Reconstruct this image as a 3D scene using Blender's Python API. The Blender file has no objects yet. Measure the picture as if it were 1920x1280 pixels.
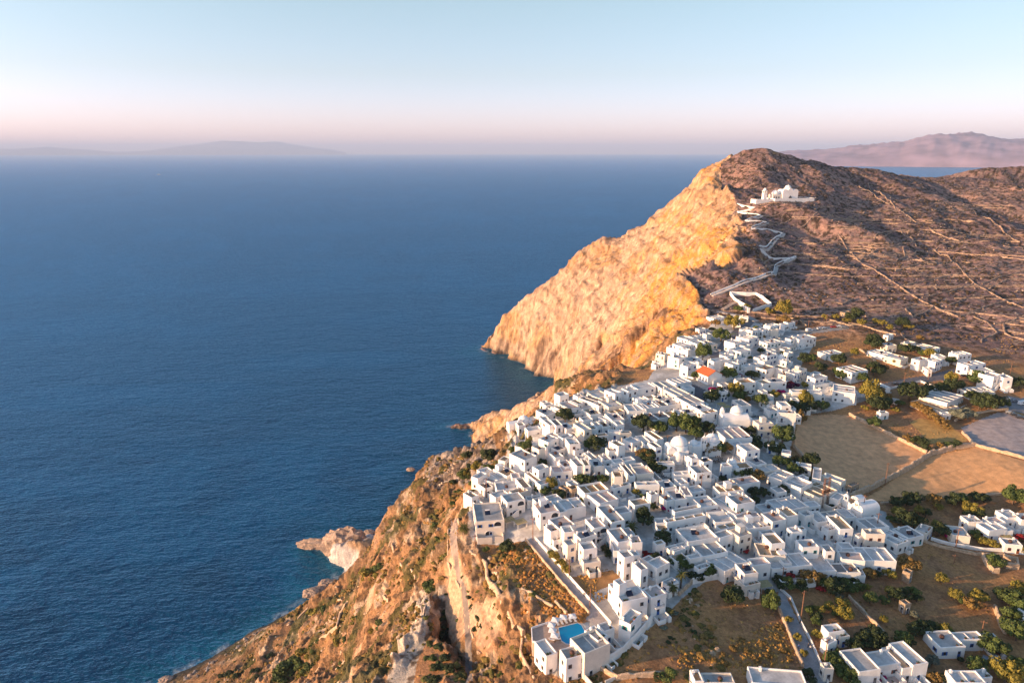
import bpy, bmesh, math, random
import numpy as np
from mathutils import Vector, Matrix
from mathutils.geometry import delaunay_2d_cdt

random.seed(11)
RS = np.random.RandomState(7)
sc = bpy.context.scene
COL = sc.collection

# ------------------------------------------------------------------ camera
F, PITCH, CZ = 1283.0, math.radians(15.5), 330.0
cam_d = bpy.data.cameras.new('camera')
cam_d.sensor_width = 36.0
cam_d.lens = 36.0 * F / 1920.0
cam_d.clip_start = 1.0
cam_d.clip_end = 200000.0
cam = bpy.data.objects.new('camera', cam_d)
cam.location = (0, 0, CZ)
cam.rotation_euler = (math.radians(90) - PITCH, 0, 0)
COL.objects.link(cam)
sc.camera = cam

# ------------------------------------------------------------------ light
SUN_EL, SUN_AZ = math.radians(9.6), math.atan2(-0.95, -0.30)   # azimuth measured from +Y towards +X
SDIR = Vector((math.sin(SUN_AZ) * math.cos(SUN_EL), math.cos(SUN_AZ) * math.cos(SUN_EL), math.sin(SUN_EL)))
world = bpy.data.worlds.new('World')
sc.world = world
world.use_nodes = True
wn, wl = world.node_tree.nodes, world.node_tree.links
wn.clear()
sky = wn.new('ShaderNodeTexSky')
sky.sky_type = 'NISHITA'
sky.sun_disc = False
sky.sun_elevation = SUN_EL
sky.sun_rotation = SUN_AZ
sky.altitude = 300
sky.air_density = 1.0
sky.dust_density = 0.8
sky.ozone_density = 4.0
bg = wn.new('ShaderNodeBackground')
bg.inputs['Strength'].default_value = 0.15
wo = wn.new('ShaderNodeOutputWorld')
# pale summer-dusk air: whiter overall, a faint rose band along the whole horizon
tc = wn.new('ShaderNodeTexCoord')
sx_ = wn.new('ShaderNodeSeparateXYZ')
wl.new(tc.outputs['Generated'], sx_.inputs[0])
rmp = wn.new('ShaderNodeValToRGB')
rmp.color_ramp.elements[0].position = 0.0
rmp.color_ramp.elements[0].color = (1.18, 0.75, 0.93, 1)
rmp.color_ramp.elements[1].position = 0.21
rmp.color_ramp.elements[1].color = (1.10, 0.725, 0.495, 1)
em_ = rmp.color_ramp.elements.new(0.10)
em_.color = (1.02, 0.655, 0.56, 1)
e_ = rmp.color_ramp.elements.new(1.0)
e_.color = (0.74, 0.71, 0.64, 1)
wl.new(sx_.outputs['Z'], rmp.inputs[0])
vm = wn.new('ShaderNodeVectorMath')
vm.operation = 'MULTIPLY'
wl.new(sky.outputs[0], vm.inputs[0])
wl.new(rmp.outputs[0], vm.inputs[1])
vs = wn.new('ShaderNodeVectorMath')
vs.operation = 'SCALE'
vs.inputs['Scale'].default_value = 1.5
wl.new(vm.outputs[0], vs.inputs[0])
side = wn.new('ShaderNodeMath')          # the sky pales evenly towards the sun's side
side.operation = 'MULTIPLY_ADD'
side.inputs[1].default_value = -0.34
side.inputs[2].default_value = 1.4
wl.new(sx_.outputs['X'], side.inputs[0])
wl.new(side.outputs[0], vs.inputs['Scale'])
wl.new(vs.outputs[0], bg.inputs[0])
wl.new(bg.outputs[0], wo.inputs[0])
sun_d = bpy.data.lights.new('sun', 'SUN')
sun_d.energy = 3.6
sun_d.angle = math.radians(0.5)
sun_d.color = (1.0, 0.64, 0.35)
sun = bpy.data.objects.new('sun', sun_d)
sun.rotation_euler = SDIR.to_track_quat('Z', 'Y').to_euler()
sun.location = (0, 0, 800)
COL.objects.link(sun)
sc.view_settings.view_transform = 'Standard'
sc.view_settings.look = 'None'
sc.view_settings.gamma = 1.0
sc.view_settings.exposure = 1.32
sc.view_settings.use_curve_mapping = False

# ------------------------------------------------------------------ helpers
SP, CP = math.sin(PITCH), math.cos(PITCH)


def ray(px, py):
    """Direction of the sight line through a point of the survey photograph."""
    u, v = (px - 960) / F, (640 - py) / F
    return (u, CP + SP * v, -SP + CP * v)


def P(px, py, z):
    r = ray(px, py)
    t = (z - CZ) / r[2]
    return (r[0] * t, r[1] * t, z)


def Q(px, py, t):
    r = ray(px, py)
    return (r[0] * t, r[1] * t, CZ + r[2] * t)


def mesh_obj(name, verts, faces, mats=None, parent=None, fmat=None, smooth=False):
    me = bpy.data.meshes.new(name)
    me.from_pydata([tuple(v) for v in verts], [], faces)
    for m in (mats or []):
        me.materials.append(m)
    if fmat is not None:
        me.polygons.foreach_set('material_index', fmat)
    if smooth:
        me.polygons.foreach_set('use_smooth', [True] * len(me.polygons))
    o = bpy.data.objects.new(name, me)
    COL.objects.link(o)
    if parent is not None:
        o.parent = parent
    return o


def np_mesh(name, V, Fq, mats, smooth=True, cols=None):
    """Fast mesh from numpy arrays; Fq n x 3 or n x 4."""
    me = bpy.data.meshes.new(name)
    k = Fq.shape[1]
    me.vertices.add(len(V))
    me.vertices.foreach_set('co', V.astype(np.float32).ravel())
    me.loops.add(Fq.size)
    me.loops.foreach_set('vertex_index', Fq.astype(np.int32).ravel())
    me.polygons.add(len(Fq))
    me.polygons.foreach_set('loop_start', np.arange(0, Fq.size, k, dtype=np.int32))
    me.polygons.foreach_set('use_smooth', np.full(len(Fq), smooth))
    me.update(calc_edges=True)
    for m in mats:
        me.materials.append(m)
    if cols is not None:
        for cname, c in cols.items():
            a = me.attributes.new(cname, 'FLOAT_COLOR', 'POINT')
            c4 = np.ones((len(V), 4), dtype=np.float32)
            c4[:, :3] = c
            a.data.foreach_set('color', c4.ravel())
    o = bpy.data.objects.new(name, me)
    COL.objects.link(o)
    return o


def tag(o, label=None, cat=None, group=None, kind=None):
    if label: o['label'] = label
    if cat: o['category'] = cat
    if group: o['group'] = group
    if kind: o['kind'] = kind
    return o


def empty(name, loc=(0, 0, 0), rz=0.0, parent=None):
    o = bpy.data.objects.new(name, None)
    o.location = loc
    o.rotation_euler = (0, 0, rz)
    o.empty_display_size = 0.5
    COL.objects.link(o)
    if parent is not None:
        o.parent = parent
    return o


# numpy value noise -------------------------------------------------
_LAT = RS.rand(64, 64, 64).astype(np.float32)


def vnoise(x, y, z):
    xi, yi, zi = np.floor(x).astype(np.int64), np.floor(y).astype(np.int64), np.floor(z).astype(np.int64)
    fx, fy, fz = (x - xi).astype(np.float32), (y - yi).astype(np.float32), (z - zi).astype(np.float32)
    fx, fy, fz = fx * fx * (3 - 2 * fx), fy * fy * (3 - 2 * fy), fz * fz * (3 - 2 * fz)
    x0, y0, z0 = xi & 63, yi & 63, zi & 63
    x1, y1, z1 = (x0 + 1) & 63, (y0 + 1) & 63, (z0 + 1) & 63
    L = _LAT
    a = L[x0, y0, z0] * (1 - fx) + L[x1, y0, z0] * fx
    b = L[x0, y1, z0] * (1 - fx) + L[x1, y1, z0] * fx
    c = L[x0, y0, z1] * (1 - fx) + L[x1, y0, z1] * fx
    d = L[x0, y1, z1] * (1 - fx) + L[x1, y1, z1] * fx
    return (a * (1 - fy) + b * fy) * (1 - fz) + (c * (1 - fy) + d * fy) * fz


def fbm(x, y, z, octv=4, gain=0.5):
    s, a, n = 0, 1.0, 0
    for i in range(octv):
        s = s + a * vnoise(x * 2 ** i + 17.3 * i, y * 2 ** i + 5.1 * i, z * 2 ** i + 9.7 * i)
        n += a
        a *= gain
    return s / n


def ridged(x, y, z, octv=4, gain=0.55):
    s, a, n = 0, 1.0, 0
    for i in range(octv):
        v = 1 - np.abs(2 * vnoise(x * 2 ** i + 3.3 * i, y * 2 ** i + 7.1 * i, z * 2 ** i + 1.7 * i) - 1)
        s = s + a * v * v
        n += a
        a *= gain
    return s / n


def sstep(a, b, x):
    t = np.clip((x - a) / (b - a), 0, 1)
    return t * t * (3 - 2 * t)


# materials -----------------------------------------------------------
def mat(name, color=(0.5, 0.5, 0.5), rough=0.8, attr=None, nscale=None, namp=0.15, bump=0.0, bscale=None, metal=0.0, spec=0.3,
        nscale2=None, namp2=0.1, alpha=1.0):
    """Principled material: base colour (or a colour attribute) times object-space noise, optional bump."""
    m = bpy.data.materials.new(name)
    m.use_nodes = True
    nt = m.node_tree
    b = nt.nodes['Principled BSDF']
    b.inputs['Roughness'].default_value = rough
    b.inputs['Metallic'].default_value = metal
    b.inputs['Specular IOR Level'].default_value = spec
    if attr:
        src = nt.nodes.new('ShaderNodeAttribute')
        src.attribute_name = attr
        cout = src.outputs['Color']
    else:
        src = nt.nodes.new('ShaderNodeRGB')
        src.outputs[0].default_value = (*color, 1)
        cout = src.outputs[0]
    geo = nt.nodes.new('ShaderNodeNewGeometry')
    for sc_, amp in ((nscale, namp), (nscale2, namp2)):
        if sc_:
            tx = nt.nodes.new('ShaderNodeTexNoise')
            tx.inputs['Scale'].default_value = sc_
            tx.inputs['Detail'].default_value = 5
            nt.links.new(geo.outputs['Position'], tx.inputs['Vector'])
            mr = nt.nodes.new('ShaderNodeMapRange')
            mr.inputs['From Min'].default_value = 0.3
            mr.inputs['From Max'].default_value = 0.7
            mr.inputs['To Min'].default_value = 1 - amp
            mr.inputs['To Max'].default_value = 1 + amp
            nt.links.new(tx.outputs[0], mr.inputs[0])
            mx = nt.nodes.new('ShaderNodeVectorMath')
            mx.operation = 'SCALE'
            nt.links.new(cout, mx.inputs[0])
            nt.links.new(mr.outputs[0], mx.inputs['Scale'])
            cout = mx.outputs[0]
    nt.links.new(cout, b.inputs['Base Color'])
    if bump:
        tx = nt.nodes.new('ShaderNodeTexNoise')
        tx.inputs['Scale'].default_value = bscale or 1.0
        tx.inputs['Detail'].default_value = 8
        tx.inputs['Roughness'].default_value = 0.65
        nt.links.new(geo.outputs['Position'], tx.inputs['Vector'])
        bp = nt.nodes.new('ShaderNodeBump')
        bp.inputs['Strength'].default_value = 1.0
        bp.inputs['Distance'].default_value = bump
        nt.links.new(tx.outputs[0], bp.inputs['Height'])
        nt.links.new(bp.outputs[0], b.inputs['Normal'])
    return m
# ------------------------------------------------------------------ terrain control points
C = []
def add(*pts):
    C.extend(pts)
# headland ridge: runs along a straight line in plan from the cape up to the peak
RA, RB = np.array([-54.0, 1155.0]), np.array([330.0, 985.0])
ridge_px = [(905, 642), (918, 618), (950, 590), (985, 560), (1020, 535), (1050, 513), (1085, 480), (1118, 462), (1140, 445), (1165, 437), (1200, 420),
            (1250, 382), (1300, 343), (1330, 322), (1350, 306), (1372, 290)]
RIDGE = []
for (px, py) in ridge_px:
    r = ray(px, py)
    d = RB - RA
    # RA + s d = t (r0, r1)
    A = np.array([[d[0], -r[0]], [d[1], -r[1]]])
    s_, t_ = np.linalg.solve(A, -RA)
    RIDGE.append((r[0] * t_, r[1] * t_, max(CZ + r[2] * t_, 3.0)))
RIDGE.append((326, 987, 334))
add(*RIDGE)
for (x, y, z) in RIDGE:
    add((x + 25, y + 55, z * 0.55), (x + 45, y + 110, z * 0.1 - 6))
add((-75, 1165, -12), (-60, 1210, -15), (-30, 1165, -2))
# headland foot
add(P(902, 652, 0), P(925, 662, 0), P(950, 672, 0), P(985, 690, 0), P(1003, 704, 0), P(1045, 719, 0))
add(P(895, 655, -12), P(922, 670, -14), P(948, 680, -14), P(980, 699, -14), P(1000, 714, -14), P(1035, 727, -14))
add((84, 890, 0), (86, 830, 0), (78, 770, 0), (60, 735, 0), (40, 745, 0), (15, 775, 0), (-15, 803, 0), (-62, 803, 0))
add((60, 880, -12), (55, 820, -13), (30, 800, -12), (-10, 825, -13), (-70, 820, -13))
# big face
add(Q(1000, 640, 1075), Q(1050, 650, 1000), Q(1050, 590, 1045), Q(1100, 560, 1010), Q(1100, 640, 930), Q(1150, 520, 990), Q(1150, 600, 900),
    Q(1200, 500, 930), Q(1200, 560, 830), Q(1250, 450, 900), Q(1250, 520, 770), Q(1300, 400, 880), Q(1300, 470, 760), Q(1340, 440, 735),
    Q(1350, 370, 840), Q(1080, 690, 880))
# lower yellow face under the town
add(Q(1060, 715, 790), Q(1100, 715, 600), Q(1100, 690, 760), Q(1150, 690, 560), Q(1150, 650, 720), Q(1200, 655, 560), Q(1230, 610, 640),
    Q(1270, 590, 620), Q(1300, 560, 620))
# edge of the plateau
EDGE = [P(1080, 744, 200), P(1150, 717, 200), P(1228, 686, 202), P(1300, 633, 204), P(1335, 602, 206), P(1330, 575, 213), P(1305, 540, 220),
        P(1280, 520, 225), P(1340, 484, 240), P(1405, 462, 248), P(1398, 412, 262), P(1382, 382, 272), P(1366, 345, 292), (283, 961, 313)]
add(*EDGE)
# spur
SPUR = [P(868, 795, 5), Q(884, 790, 845), Q(900, 785, 835), Q(915, 779, 825), Q(930, 772, 808), Q(945, 768, 790), Q(960, 763, 765), Q(980, 758, 714), Q(1000, 751, 660), Q(1017, 742, 605), Q(1034, 729, 536), Q(1046, 718, 477)]
add(*SPUR)
add(P(880, 803, 0), P(905, 809, 0), P(925, 813, 0), (-32, 690, 0), (-34, 620, 0), (-34, 540, 0), (-30, 480, 4), (0, 400, 120), (-60, 770, -10), (-52, 700, -13),
    (-56, 600, -13), (-54, 510, -10), P(855, 800, -8))
add(Q(1000, 772, 560), P(985, 790, 185), P(950, 822, 185), P(938, 800, 196))
add((50, 470, 140), (62, 500, 120), (70, 560, 90), (60, 640, 60))
# town plateau
for px, py, z in [(962, 812, 197), (1000, 790, 199), (1040, 765, 200), (960, 840, 198), (905, 885, 192), (872, 940, 194), (862, 1000, 193), (888, 1040, 194), (1100, 850, 200),
                  (1200, 760, 201), (1300, 720, 203), (1400, 800, 200), (1300, 900, 198), (1200, 1000, 198), (1100, 1100, 198), (1100, 1250, 194), (1300, 1200, 193),
                  (1500, 1100, 191), (1400, 1280, 190), (1600, 1280, 187), (1900, 1280, 182), (1900, 1100, 184), (1700, 1000, 187), (1900, 950, 185),
                  (1600, 860, 189), (1750, 860, 191), (1900, 820, 195), (1900, 880, 194), (1700, 760, 195), (1900, 740, 198), (1500, 700, 200), (1600, 620, 207), (1480, 640, 203),
                  (1400, 640, 205), (1750, 650, 204), (1900, 650, 203), (1380, 570, 212), (1500, 560, 215), (1690, 930, 187.5), (1620, 1060, 189),
                  (1000, 1100, 196), (1010, 950, 197)]:
    add(P(px, py, z))
# hill
add(Q(1450, 520, 621), Q(1350, 520, 612), Q(1440, 450, 680), Q(1430, 400, 745), P(1450, 375, 279), P(1500, 375, 279), P(1530, 372, 277), Q(1440, 340, 845),
    Q(1420, 305, 905), (330, 985, 334), (355, 990, 333.5), Q(1500, 298, 1000), Q(1500, 330, 900), Q(1600, 319, 1010), Q(1600, 350, 900), Q(1600, 400, 790),
    Q(1600, 450, 700), Q(1600, 520, 600), Q(1550, 480, 660), Q(1700, 324, 1100), Q(1700, 360, 930), Q(1700, 400, 810), Q(1700, 450, 710),
    Q(1700, 500, 625), Q(1700, 560, 560), Q(1700, 610, 505), Q(1790, 322, 1120), Q(1800, 370, 950), Q(1800, 430, 770), Q(1800, 500, 625), Q(1800, 560, 560),
    Q(1800, 620, 500), Q(1850, 314, 1120), Q(1870, 350, 1000), Q(1900, 400, 850), Q(1900, 450, 735), Q(1900, 500, 628), Q(1900, 560, 560),
    Q(1920, 311, 1150), Q(2050, 311, 1150), Q(2200, 320, 1100), Q(2050, 400, 850), Q(2050, 500, 620), Q(2050, 620, 480), Q(2050, 740, 380),
    Q(2050, 860, 320), Q(2050, 1000, 265), Q(2050, 1200, 215), Q(2250, 500, 620), Q(2250, 800, 350), Q(2250, 1200, 215), Q(2400, 700, 400))
for (px, py, t) in [(1400, 279, 950), (1450, 285, 970), (1500, 298, 1000), (1600, 319, 1010), (1700, 324, 1100), (1790, 322, 1120), (1850, 314, 1120), (1920, 311, 1150),
                    (2050, 311, 1150), (2200, 320, 1100)]:
    q = Q(px, py, t)
    add((q[0] * 1.12, q[1] * 1.12, q[2] - 35), (q[0] * 1.3, q[1] * 1.3, q[2] - 150), (q[0] * 1.5, q[1] * 1.5, -10), (q[0] * 1.65, q[1] * 1.65, -15))
# near slope: silhouette then interior
for px, py, z in [(860, 829, 155), (820, 845, 138), (790, 880, 124), (770, 912, 115), (740, 948, 106), (715, 985, 95), (695, 1030, 80), (655, 1082, 55), (610, 1112, 42), (560, 1148, 33), (500, 1188, 23),
                  (460, 1220, 14), (400, 1248, 7), (300, 1278, 0), (905, 830, 172), (935, 822, 182), (880, 870, 170), (905, 858, 182), (880, 915, 172), (835, 920, 152), (850, 970, 165), (840, 1010, 172),
                  (850, 1045, 183), (848, 1080, 181), (862, 1110, 178), (872, 1150, 175), (876, 1200, 173), (880, 1280, 171),
                  (812, 1100, 178), (797, 1140, 179), (783, 1180, 177), (768, 1220, 175), (748, 1275, 172), (838, 1150, 164), (836, 1200, 157), (832, 1275, 152), (822, 1130, 170), (858, 1210, 166), (862, 1275, 162),
                  (800, 1030, 162), (780, 980, 146), (750, 1000, 128), (760, 1080, 145), (700, 1100, 112), (650, 1150, 88), (720, 1180, 138), (680, 1230, 118), (600, 1200, 68),
                  (560, 1265, 52), (650, 1275, 98), (500, 1250, 33), (440, 1275, 20), (620, 1150, 62),
                  (905, 1050, 190), (920, 1100, 191), (938, 1150, 190), (955, 1200, 189), (985, 1270, 187), (903, 1100, 183), (905, 1170, 178), (925, 1230, 176), (940, 1275, 172)]:
    add(P(px, py, z))
add((-62, 466, -8), (-95, 450, -8), (-118, 448, -6), (-150, 470, -10))
# headland rock in the sea below the slope
for px, py, z in [(690, 1012, 24), (655, 1008, 24), (625, 1010, 19), (600, 1015, 6), (574, 1017, 4), (688, 1028, 22), (655, 1024, 20), (628, 1022, 15)]:
    add(P(px, py, z))
for _a3, _d3 in (((600, 1015, 6), 9), ((574, 1017, 4), 7), ((625, 1010, 19), 16)):
    _q = P(*_a3)
    add((_q[0], _q[1] + _d3, -7))
for px, py in [(564, 1024), (600, 1028), (618, 1036), (632, 1052), (655, 1066), (640, 1085), (612, 1098), (600, 1108), (572, 1120), (545, 1150)]:
    add(P(px, py, 0.3))
for px, py in [(548, 1036), (592, 1041), (612, 1048), (625, 1066), (590, 1092), (555, 1115), (530, 1140), (480, 1175), (420, 1215), (340, 1250), (250, 1275)]:
    add(P(px, py, -5))
for px, py in [(690, 992), (650, 996), (600, 1000), (550, 1004), (740, 930), (760, 890)]:
    add(P(px, py, -9))
for px, py in [(540, 1030), (500, 1120), (420, 1180), (300, 1240), (200, 1270)]:
    add(P(px, py, -14))
# around and behind the camera
add((-260, 330, -3), (-220, 280, 20), (-170, 220, 55), (-120, 150, 100), (-70, 100, 140), (-20, 60, 175), (60, 60, 188), (200, 60, 184), (400, 60, 178), (-300, 250, -12), (-260, 150, 5),
    (-200, 60, 40), (-120, 20, 100), (500, 100, 176), (-20, 150, 172), (800, 60, 172), (1000, 300, 184), (1300, 300, 170), (1250, 650, 205), (1600, 650, 180), (1500, 1000, 150), (1700, 1300, -10), (1740, 60, 150))
# sea floor frame
for x in range(-420, -60, 90):
    for y in (60, 200, 350, 500, 650, 800, 950, 1100, 1250, 1400):
        if (x < -330 or y > 520) and not (y < 520 and x > -330):
            add((x, y, -15))
add((-100, 1300, -15), (0, 1330, -15), (100, 1330, -15), (-80, 700, -15), (-90, 900, -15), (-60, 1000, -15), (0, 950, -15), (0, 880, -15), (-40, 1050, -15))

C = [c for c in C]
pts2 = [Vector((x, y)) for x, y, z in C]
zs = [z for x, y, z in C]
dv, de, df, dov, _a, _b = delaunay_2d_cdt(pts2, [], [], 0, 0.5)
dz = [zs[o[0]] if o else 0.0 for o in dov]
RX0, RY0, RCELL = -430.0, 20.0, 2.0
RNX, RNY = 1100, 920
HR = np.full((RNX, RNY), -15.0, dtype=np.float64)
for f in df:
    if len(f) != 3:
        continue
    (ax, ay), (bx, by), (cx, cy) = dv[f[0]], dv[f[1]], dv[f[2]]
    za, zb, zc = dz[f[0]], dz[f[1]], dz[f[2]]
    i0, i1 = max(int((min(ax, bx, cx) - RX0) / RCELL), 0), min(int((max(ax, bx, cx) - RX0) / RCELL) + 2, RNX)
    j0, j1 = max(int((min(ay, by, cy) - RY0) / RCELL), 0), min(int((max(ay, by, cy) - RY0) / RCELL) + 2, RNY)
    if i1 <= i0 or j1 <= j0:
        continue
    gx, gy = np.meshgrid(RX0 + RCELL * np.arange(i0, i1), RY0 + RCELL * np.arange(j0, j1), indexing='ij')
    det = (by - cy) * (ax - cx) + (cx - bx) * (ay - cy)
    if abs(det) < 1e-6:
        continue
    w0 = ((by - cy) * (gx - cx) + (cx - bx) * (gy - cy)) / det
    w1 = ((cy - ay) * (gx - cx) + (ax - cx) * (gy - cy)) / det
    w2 = 1 - w0 - w1
    m = (w0 >= -1e-6) & (w1 >= -1e-6) & (w2 >= -1e-6)
    zz = w0 * za + w1 * zb + w2 * zc
    sub = HR[i0:i1, j0:j1]
    sub[m] = zz[m]


def inpoly0(x, y, poly):
    m = np.zeros(x.shape, bool)
    for i in range(len(poly)):
        x0, y0 = poly[i][:2]
        x1, y1 = poly[(i + 1) % len(poly)][:2]
        m ^= ((y0 > y) != (y1 > y)) & (x < (x1 - x0) * (y - y0) / ((y1 - y0) if y1 != y0 else 1e-9) + x0)
    return m.astype(float)


def blur(A, sig):
    r = int(3 * sig)
    k = np.exp(-0.5 * (np.arange(-r, r + 1) / sig) ** 2)
    k /= k.sum()
    for ax in (0, 1):
        Ap = np.pad(A, [(r, r) if a == ax else (0, 0) for a in (0, 1)], mode='edge')
        out = np.zeros_like(A)
        for i, w in enumerate(k):
            out += w * (Ap[i:i + A.shape[0], :] if ax == 0 else Ap[:, i:i + A.shape[1]])
        A = out
    return A


H_s, H_l = blur(HR, 1.0), blur(HR, 5.0)
gX, gY = np.meshgrid(RX0 + RCELL * np.arange(RNX), RY0 + RCELL * np.arange(RNY), indexing='ij')
gr = np.hypot(*np.gradient(H_l, RCELL))
SL = sstep(0.35, 0.75, blur(gr, 2.0))
for pl in ([(-90, 820), (-90, 640), (-45, 470), (10, 405), (40, 430), (75, 560), (70, 760), (0, 830)], [P(*p, 5)[:2] for p in ((535, 990), (720, 985), (720, 1060), (660, 1100), (550, 1060))]):
    SL = np.maximum(SL, inpoly0(gX, gY, pl))
HR = H_l * (1 - SL) + H_s * SL
STEEP = SL.copy()
# broad relief: gentle on the town plateau, strong on slopes
zero = np.zeros_like(gX)
far = sstep(540, 700, gY) * sstep(-20, 60, HR)
land = sstep(-6, 4, HR)
near_slope = sstep(0.22, 0.5, gr) * sstep(560, 480, gY) * land
town = (1 - near_slope) * (1 - far)
HR = HR + (fbm(gX / 60, gY / 60, zero, 4) - 0.5) * (26 * far * (1 - 0.5 * SL)) * land
HR = HR + (ridged(gX / 34, gY / 34, zero + 3.3, 4) - 0.45) * 13 * near_slope * (1 - 0.75 * sstep(-70, -25, gX) * sstep(310, 240, gY)) * (0.25 + 0.75 * sstep(12, 45, HR))
HR = HR + (fbm(gX / 25, gY / 25, zero + 8, 3) - 0.5) * 1.0 * town * land
HR = HR + (vnoise(gX / 9 + 300, gY / 9, zero + 2) - 0.5) * 2.2 * far * (1 - SL)
# terraces on the near slope
terr = near_slope * sstep(20, 40, HR) * sstep(0.45, 0.55, fbm(gX / 70 + 40, gY / 70, zero, 2))
st = 6.0
HT = np.floor(HR / st) * st + st * sstep(0.55, 0.95, HR / st - np.floor(HR / st))
HR = HR * (1 - terr * 0.75) + HT * terr * 0.75


def gz(x, y):
    x, y = np.asarray(x, dtype=np.float64), np.asarray(y, dtype=np.float64)
    u = np.clip((x - RX0) / RCELL, 0, RNX - 1.001)
    v = np.clip((y - RY0) / RCELL, 0, RNY - 1.001)
    i, j = u.astype(np.int64), v.astype(np.int64)
    fu, fv = u - i, v - j
    return (HR[i, j] * (1 - fu) + HR[i + 1, j] * fu) * (1 - fv) + (HR[i, j + 1] * (1 - fu) + HR[i + 1, j + 1] * fu) * fv


_T = np.concatenate([np.arange(90, 700, 0.5), np.arange(700, 1500, 1.0)])


def hit(px, py, lift=0.0, tmin=90.0):
    """Where the sight line through a survey pixel meets the ground raised by lift: (x, y, ground z)."""
    r = ray(px, py)
    T = _T[_T >= tmin]
    x, y, z = r[0] * T, r[1] * T, CZ + r[2] * T
    d = z - lift - gz(x, y)
    k = np.nonzero(d <= 0)[0]
    if len(k) == 0:
        t = (190 + lift - CZ) / r[2] if r[2] < -0.01 else 1200
    else:
        k = k[0]
        t = T[k] if k == 0 else T[k - 1] + (T[k] - T[k - 1]) * d[k - 1] / (d[k - 1] - d[k] + 1e-9)
    return (r[0] * t, r[1] * t, float(gz(r[0] * t, r[1] * t)))


def inpoly(x, y, poly):
    m = np.zeros(x.shape, bool)
    n = len(poly)
    for i in range(n):
        x0, y0 = poly[i][:2]
        x1, y1 = poly[(i + 1) % n][:2]
        c = ((y0 > y) != (y1 > y))
        xi = (x1 - x0) * (y - y0) / ((y1 - y0) if y1 != y0 else 1e-9) + x0
        m ^= c & (x < xi)
    return m


def poly_hit(pl):
    return [hit(*p)[:2] for p in pl]


# ------------------------------------------------------------------ terrain mesh
REG = {  # survey outlines of the surfaces laid into the ground
    'field_a': [(1498, 779), (1560, 776), (1592, 778), (1650, 806), (1738, 850), (1680, 888), (1604, 932), (1568, 918), (1520, 882), (1488, 838)],
    'field_b': [(1745, 854), (1828, 838), (1930, 868), (1935, 918), (1840, 925), (1760, 930), (1690, 937), (1612, 940), (1680, 895)],
    'lot': [(1802, 802), (1872, 772), (1940, 782), (1940, 866), (1828, 834)],
    'meadow': [(1706, 792), (1725, 783), (1765, 790), (1795, 808), (1815, 826), (1772, 834), (1742, 830), (1722, 808)],
    'street_a': [(985, 1013), (1000, 1009), (1075, 1094), (1144, 1168), (1122, 1176), (1098, 1160), (1105, 1151), (1052, 1092)],
    'street_b': [(1461, 1106), (1469, 1108), (1495, 1160), (1520, 1208), (1543, 1256), (1558, 1285), (1515, 1285), (1506, 1247), (1487, 1197), (1464, 1151), (1456, 1122)],
    'street_c': [(1640, 722), (1700, 709), (1745, 702), (1790, 690), (1796, 694), (1768, 712), (1720, 718), (1664, 730)],
    'street_d': [(1470, 622), (1512, 618), (1532, 613), (1590, 610), (1592, 616), (1550, 622), (1512, 627), (1470, 629)],
    'street_e': [(1405, 590), (1418, 600), (1398, 620), (1376, 642), (1352, 668), (1325, 692), (1313, 688), (1340, 658), (1362, 632), (1384, 610), (1396, 597)],
    'plot': [(1073, 1081), (1110, 1077), (1148, 1068), (1172, 1090), (1140, 1099), (1106, 1113), (1100, 1118)],
    'plaza': [(1270, 723), (1296, 719), (1323, 731), (1330, 746), (1318, 757), (1300, 741)],
    'car_park': [(1858, 752), (1890, 742), (1935, 748), (1935, 776), (1872, 768)],
    'cliff_stairs': [(846, 976), (858, 972), (862, 985), (857, 1010), (858, 1040), (862, 1070), (868, 1100), (860, 1100), (852, 1075), (845, 1040), (842, 1000)],
    'gully_path': [(864, 1100), (871, 1100), (878, 1140), (884, 1200), (886, 1285), (872, 1285), (872, 1200), (868, 1140)],
}
REGXY = {k: poly_hit(v) for k, v in REG.items()}
TOWN = poly_hit([(955, 800), (1060, 752), (1140, 728), (1215, 712), (1232, 688), (1310, 628), (1345, 590), (1400, 600), (1500, 622), (1530, 640), (1500, 690), (1560, 715), (1640, 745),
                 (1560, 770), (1495, 778), (1480, 850), (1530, 900), (1600, 935), (1660, 960), (1690, 1010), (1680, 1050), (1610, 1085), (1540, 1090), (1450, 1110), (1380, 1090),
                 (1330, 1085), (1280, 1120), (1250, 1150), (1150, 1240), (1060, 1275), (1000, 1250), (1000, 1180), (1120, 1165), (1000, 1012), (870, 1020), (865, 960), (900, 900), (950, 850)])

az = np.radians(np.concatenate([np.arange(-50, -35.5, 0.5), np.arange(-35.5, 40.0, 0.064), np.arange(40.0, 66.0, 0.3)]))
th = np.radians(np.arange(56, 8, -0.062))
rr = 138.0 / np.tan(th)
rr = rr[np.concatenate([[True], np.diff(rr) < 1.9])]
R_ = np.concatenate([rr, np.arange(rr[-1] + 2, 1290, 2.0), np.arange(1300, 1900, 12.0)])
AZ, RAD = np.meshgrid(az, R_, indexing='ij')
X, Y = RAD * np.sin(AZ), RAD * np.cos(AZ)
Z = gz(X, Y)


def slope_at(x, y, e=3.0):
    return (gz(x + e, y) - gz(x - e, y)) / (2 * e), (gz(x, y + e) - gz(x, y - e)) / (2 * e)


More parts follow.
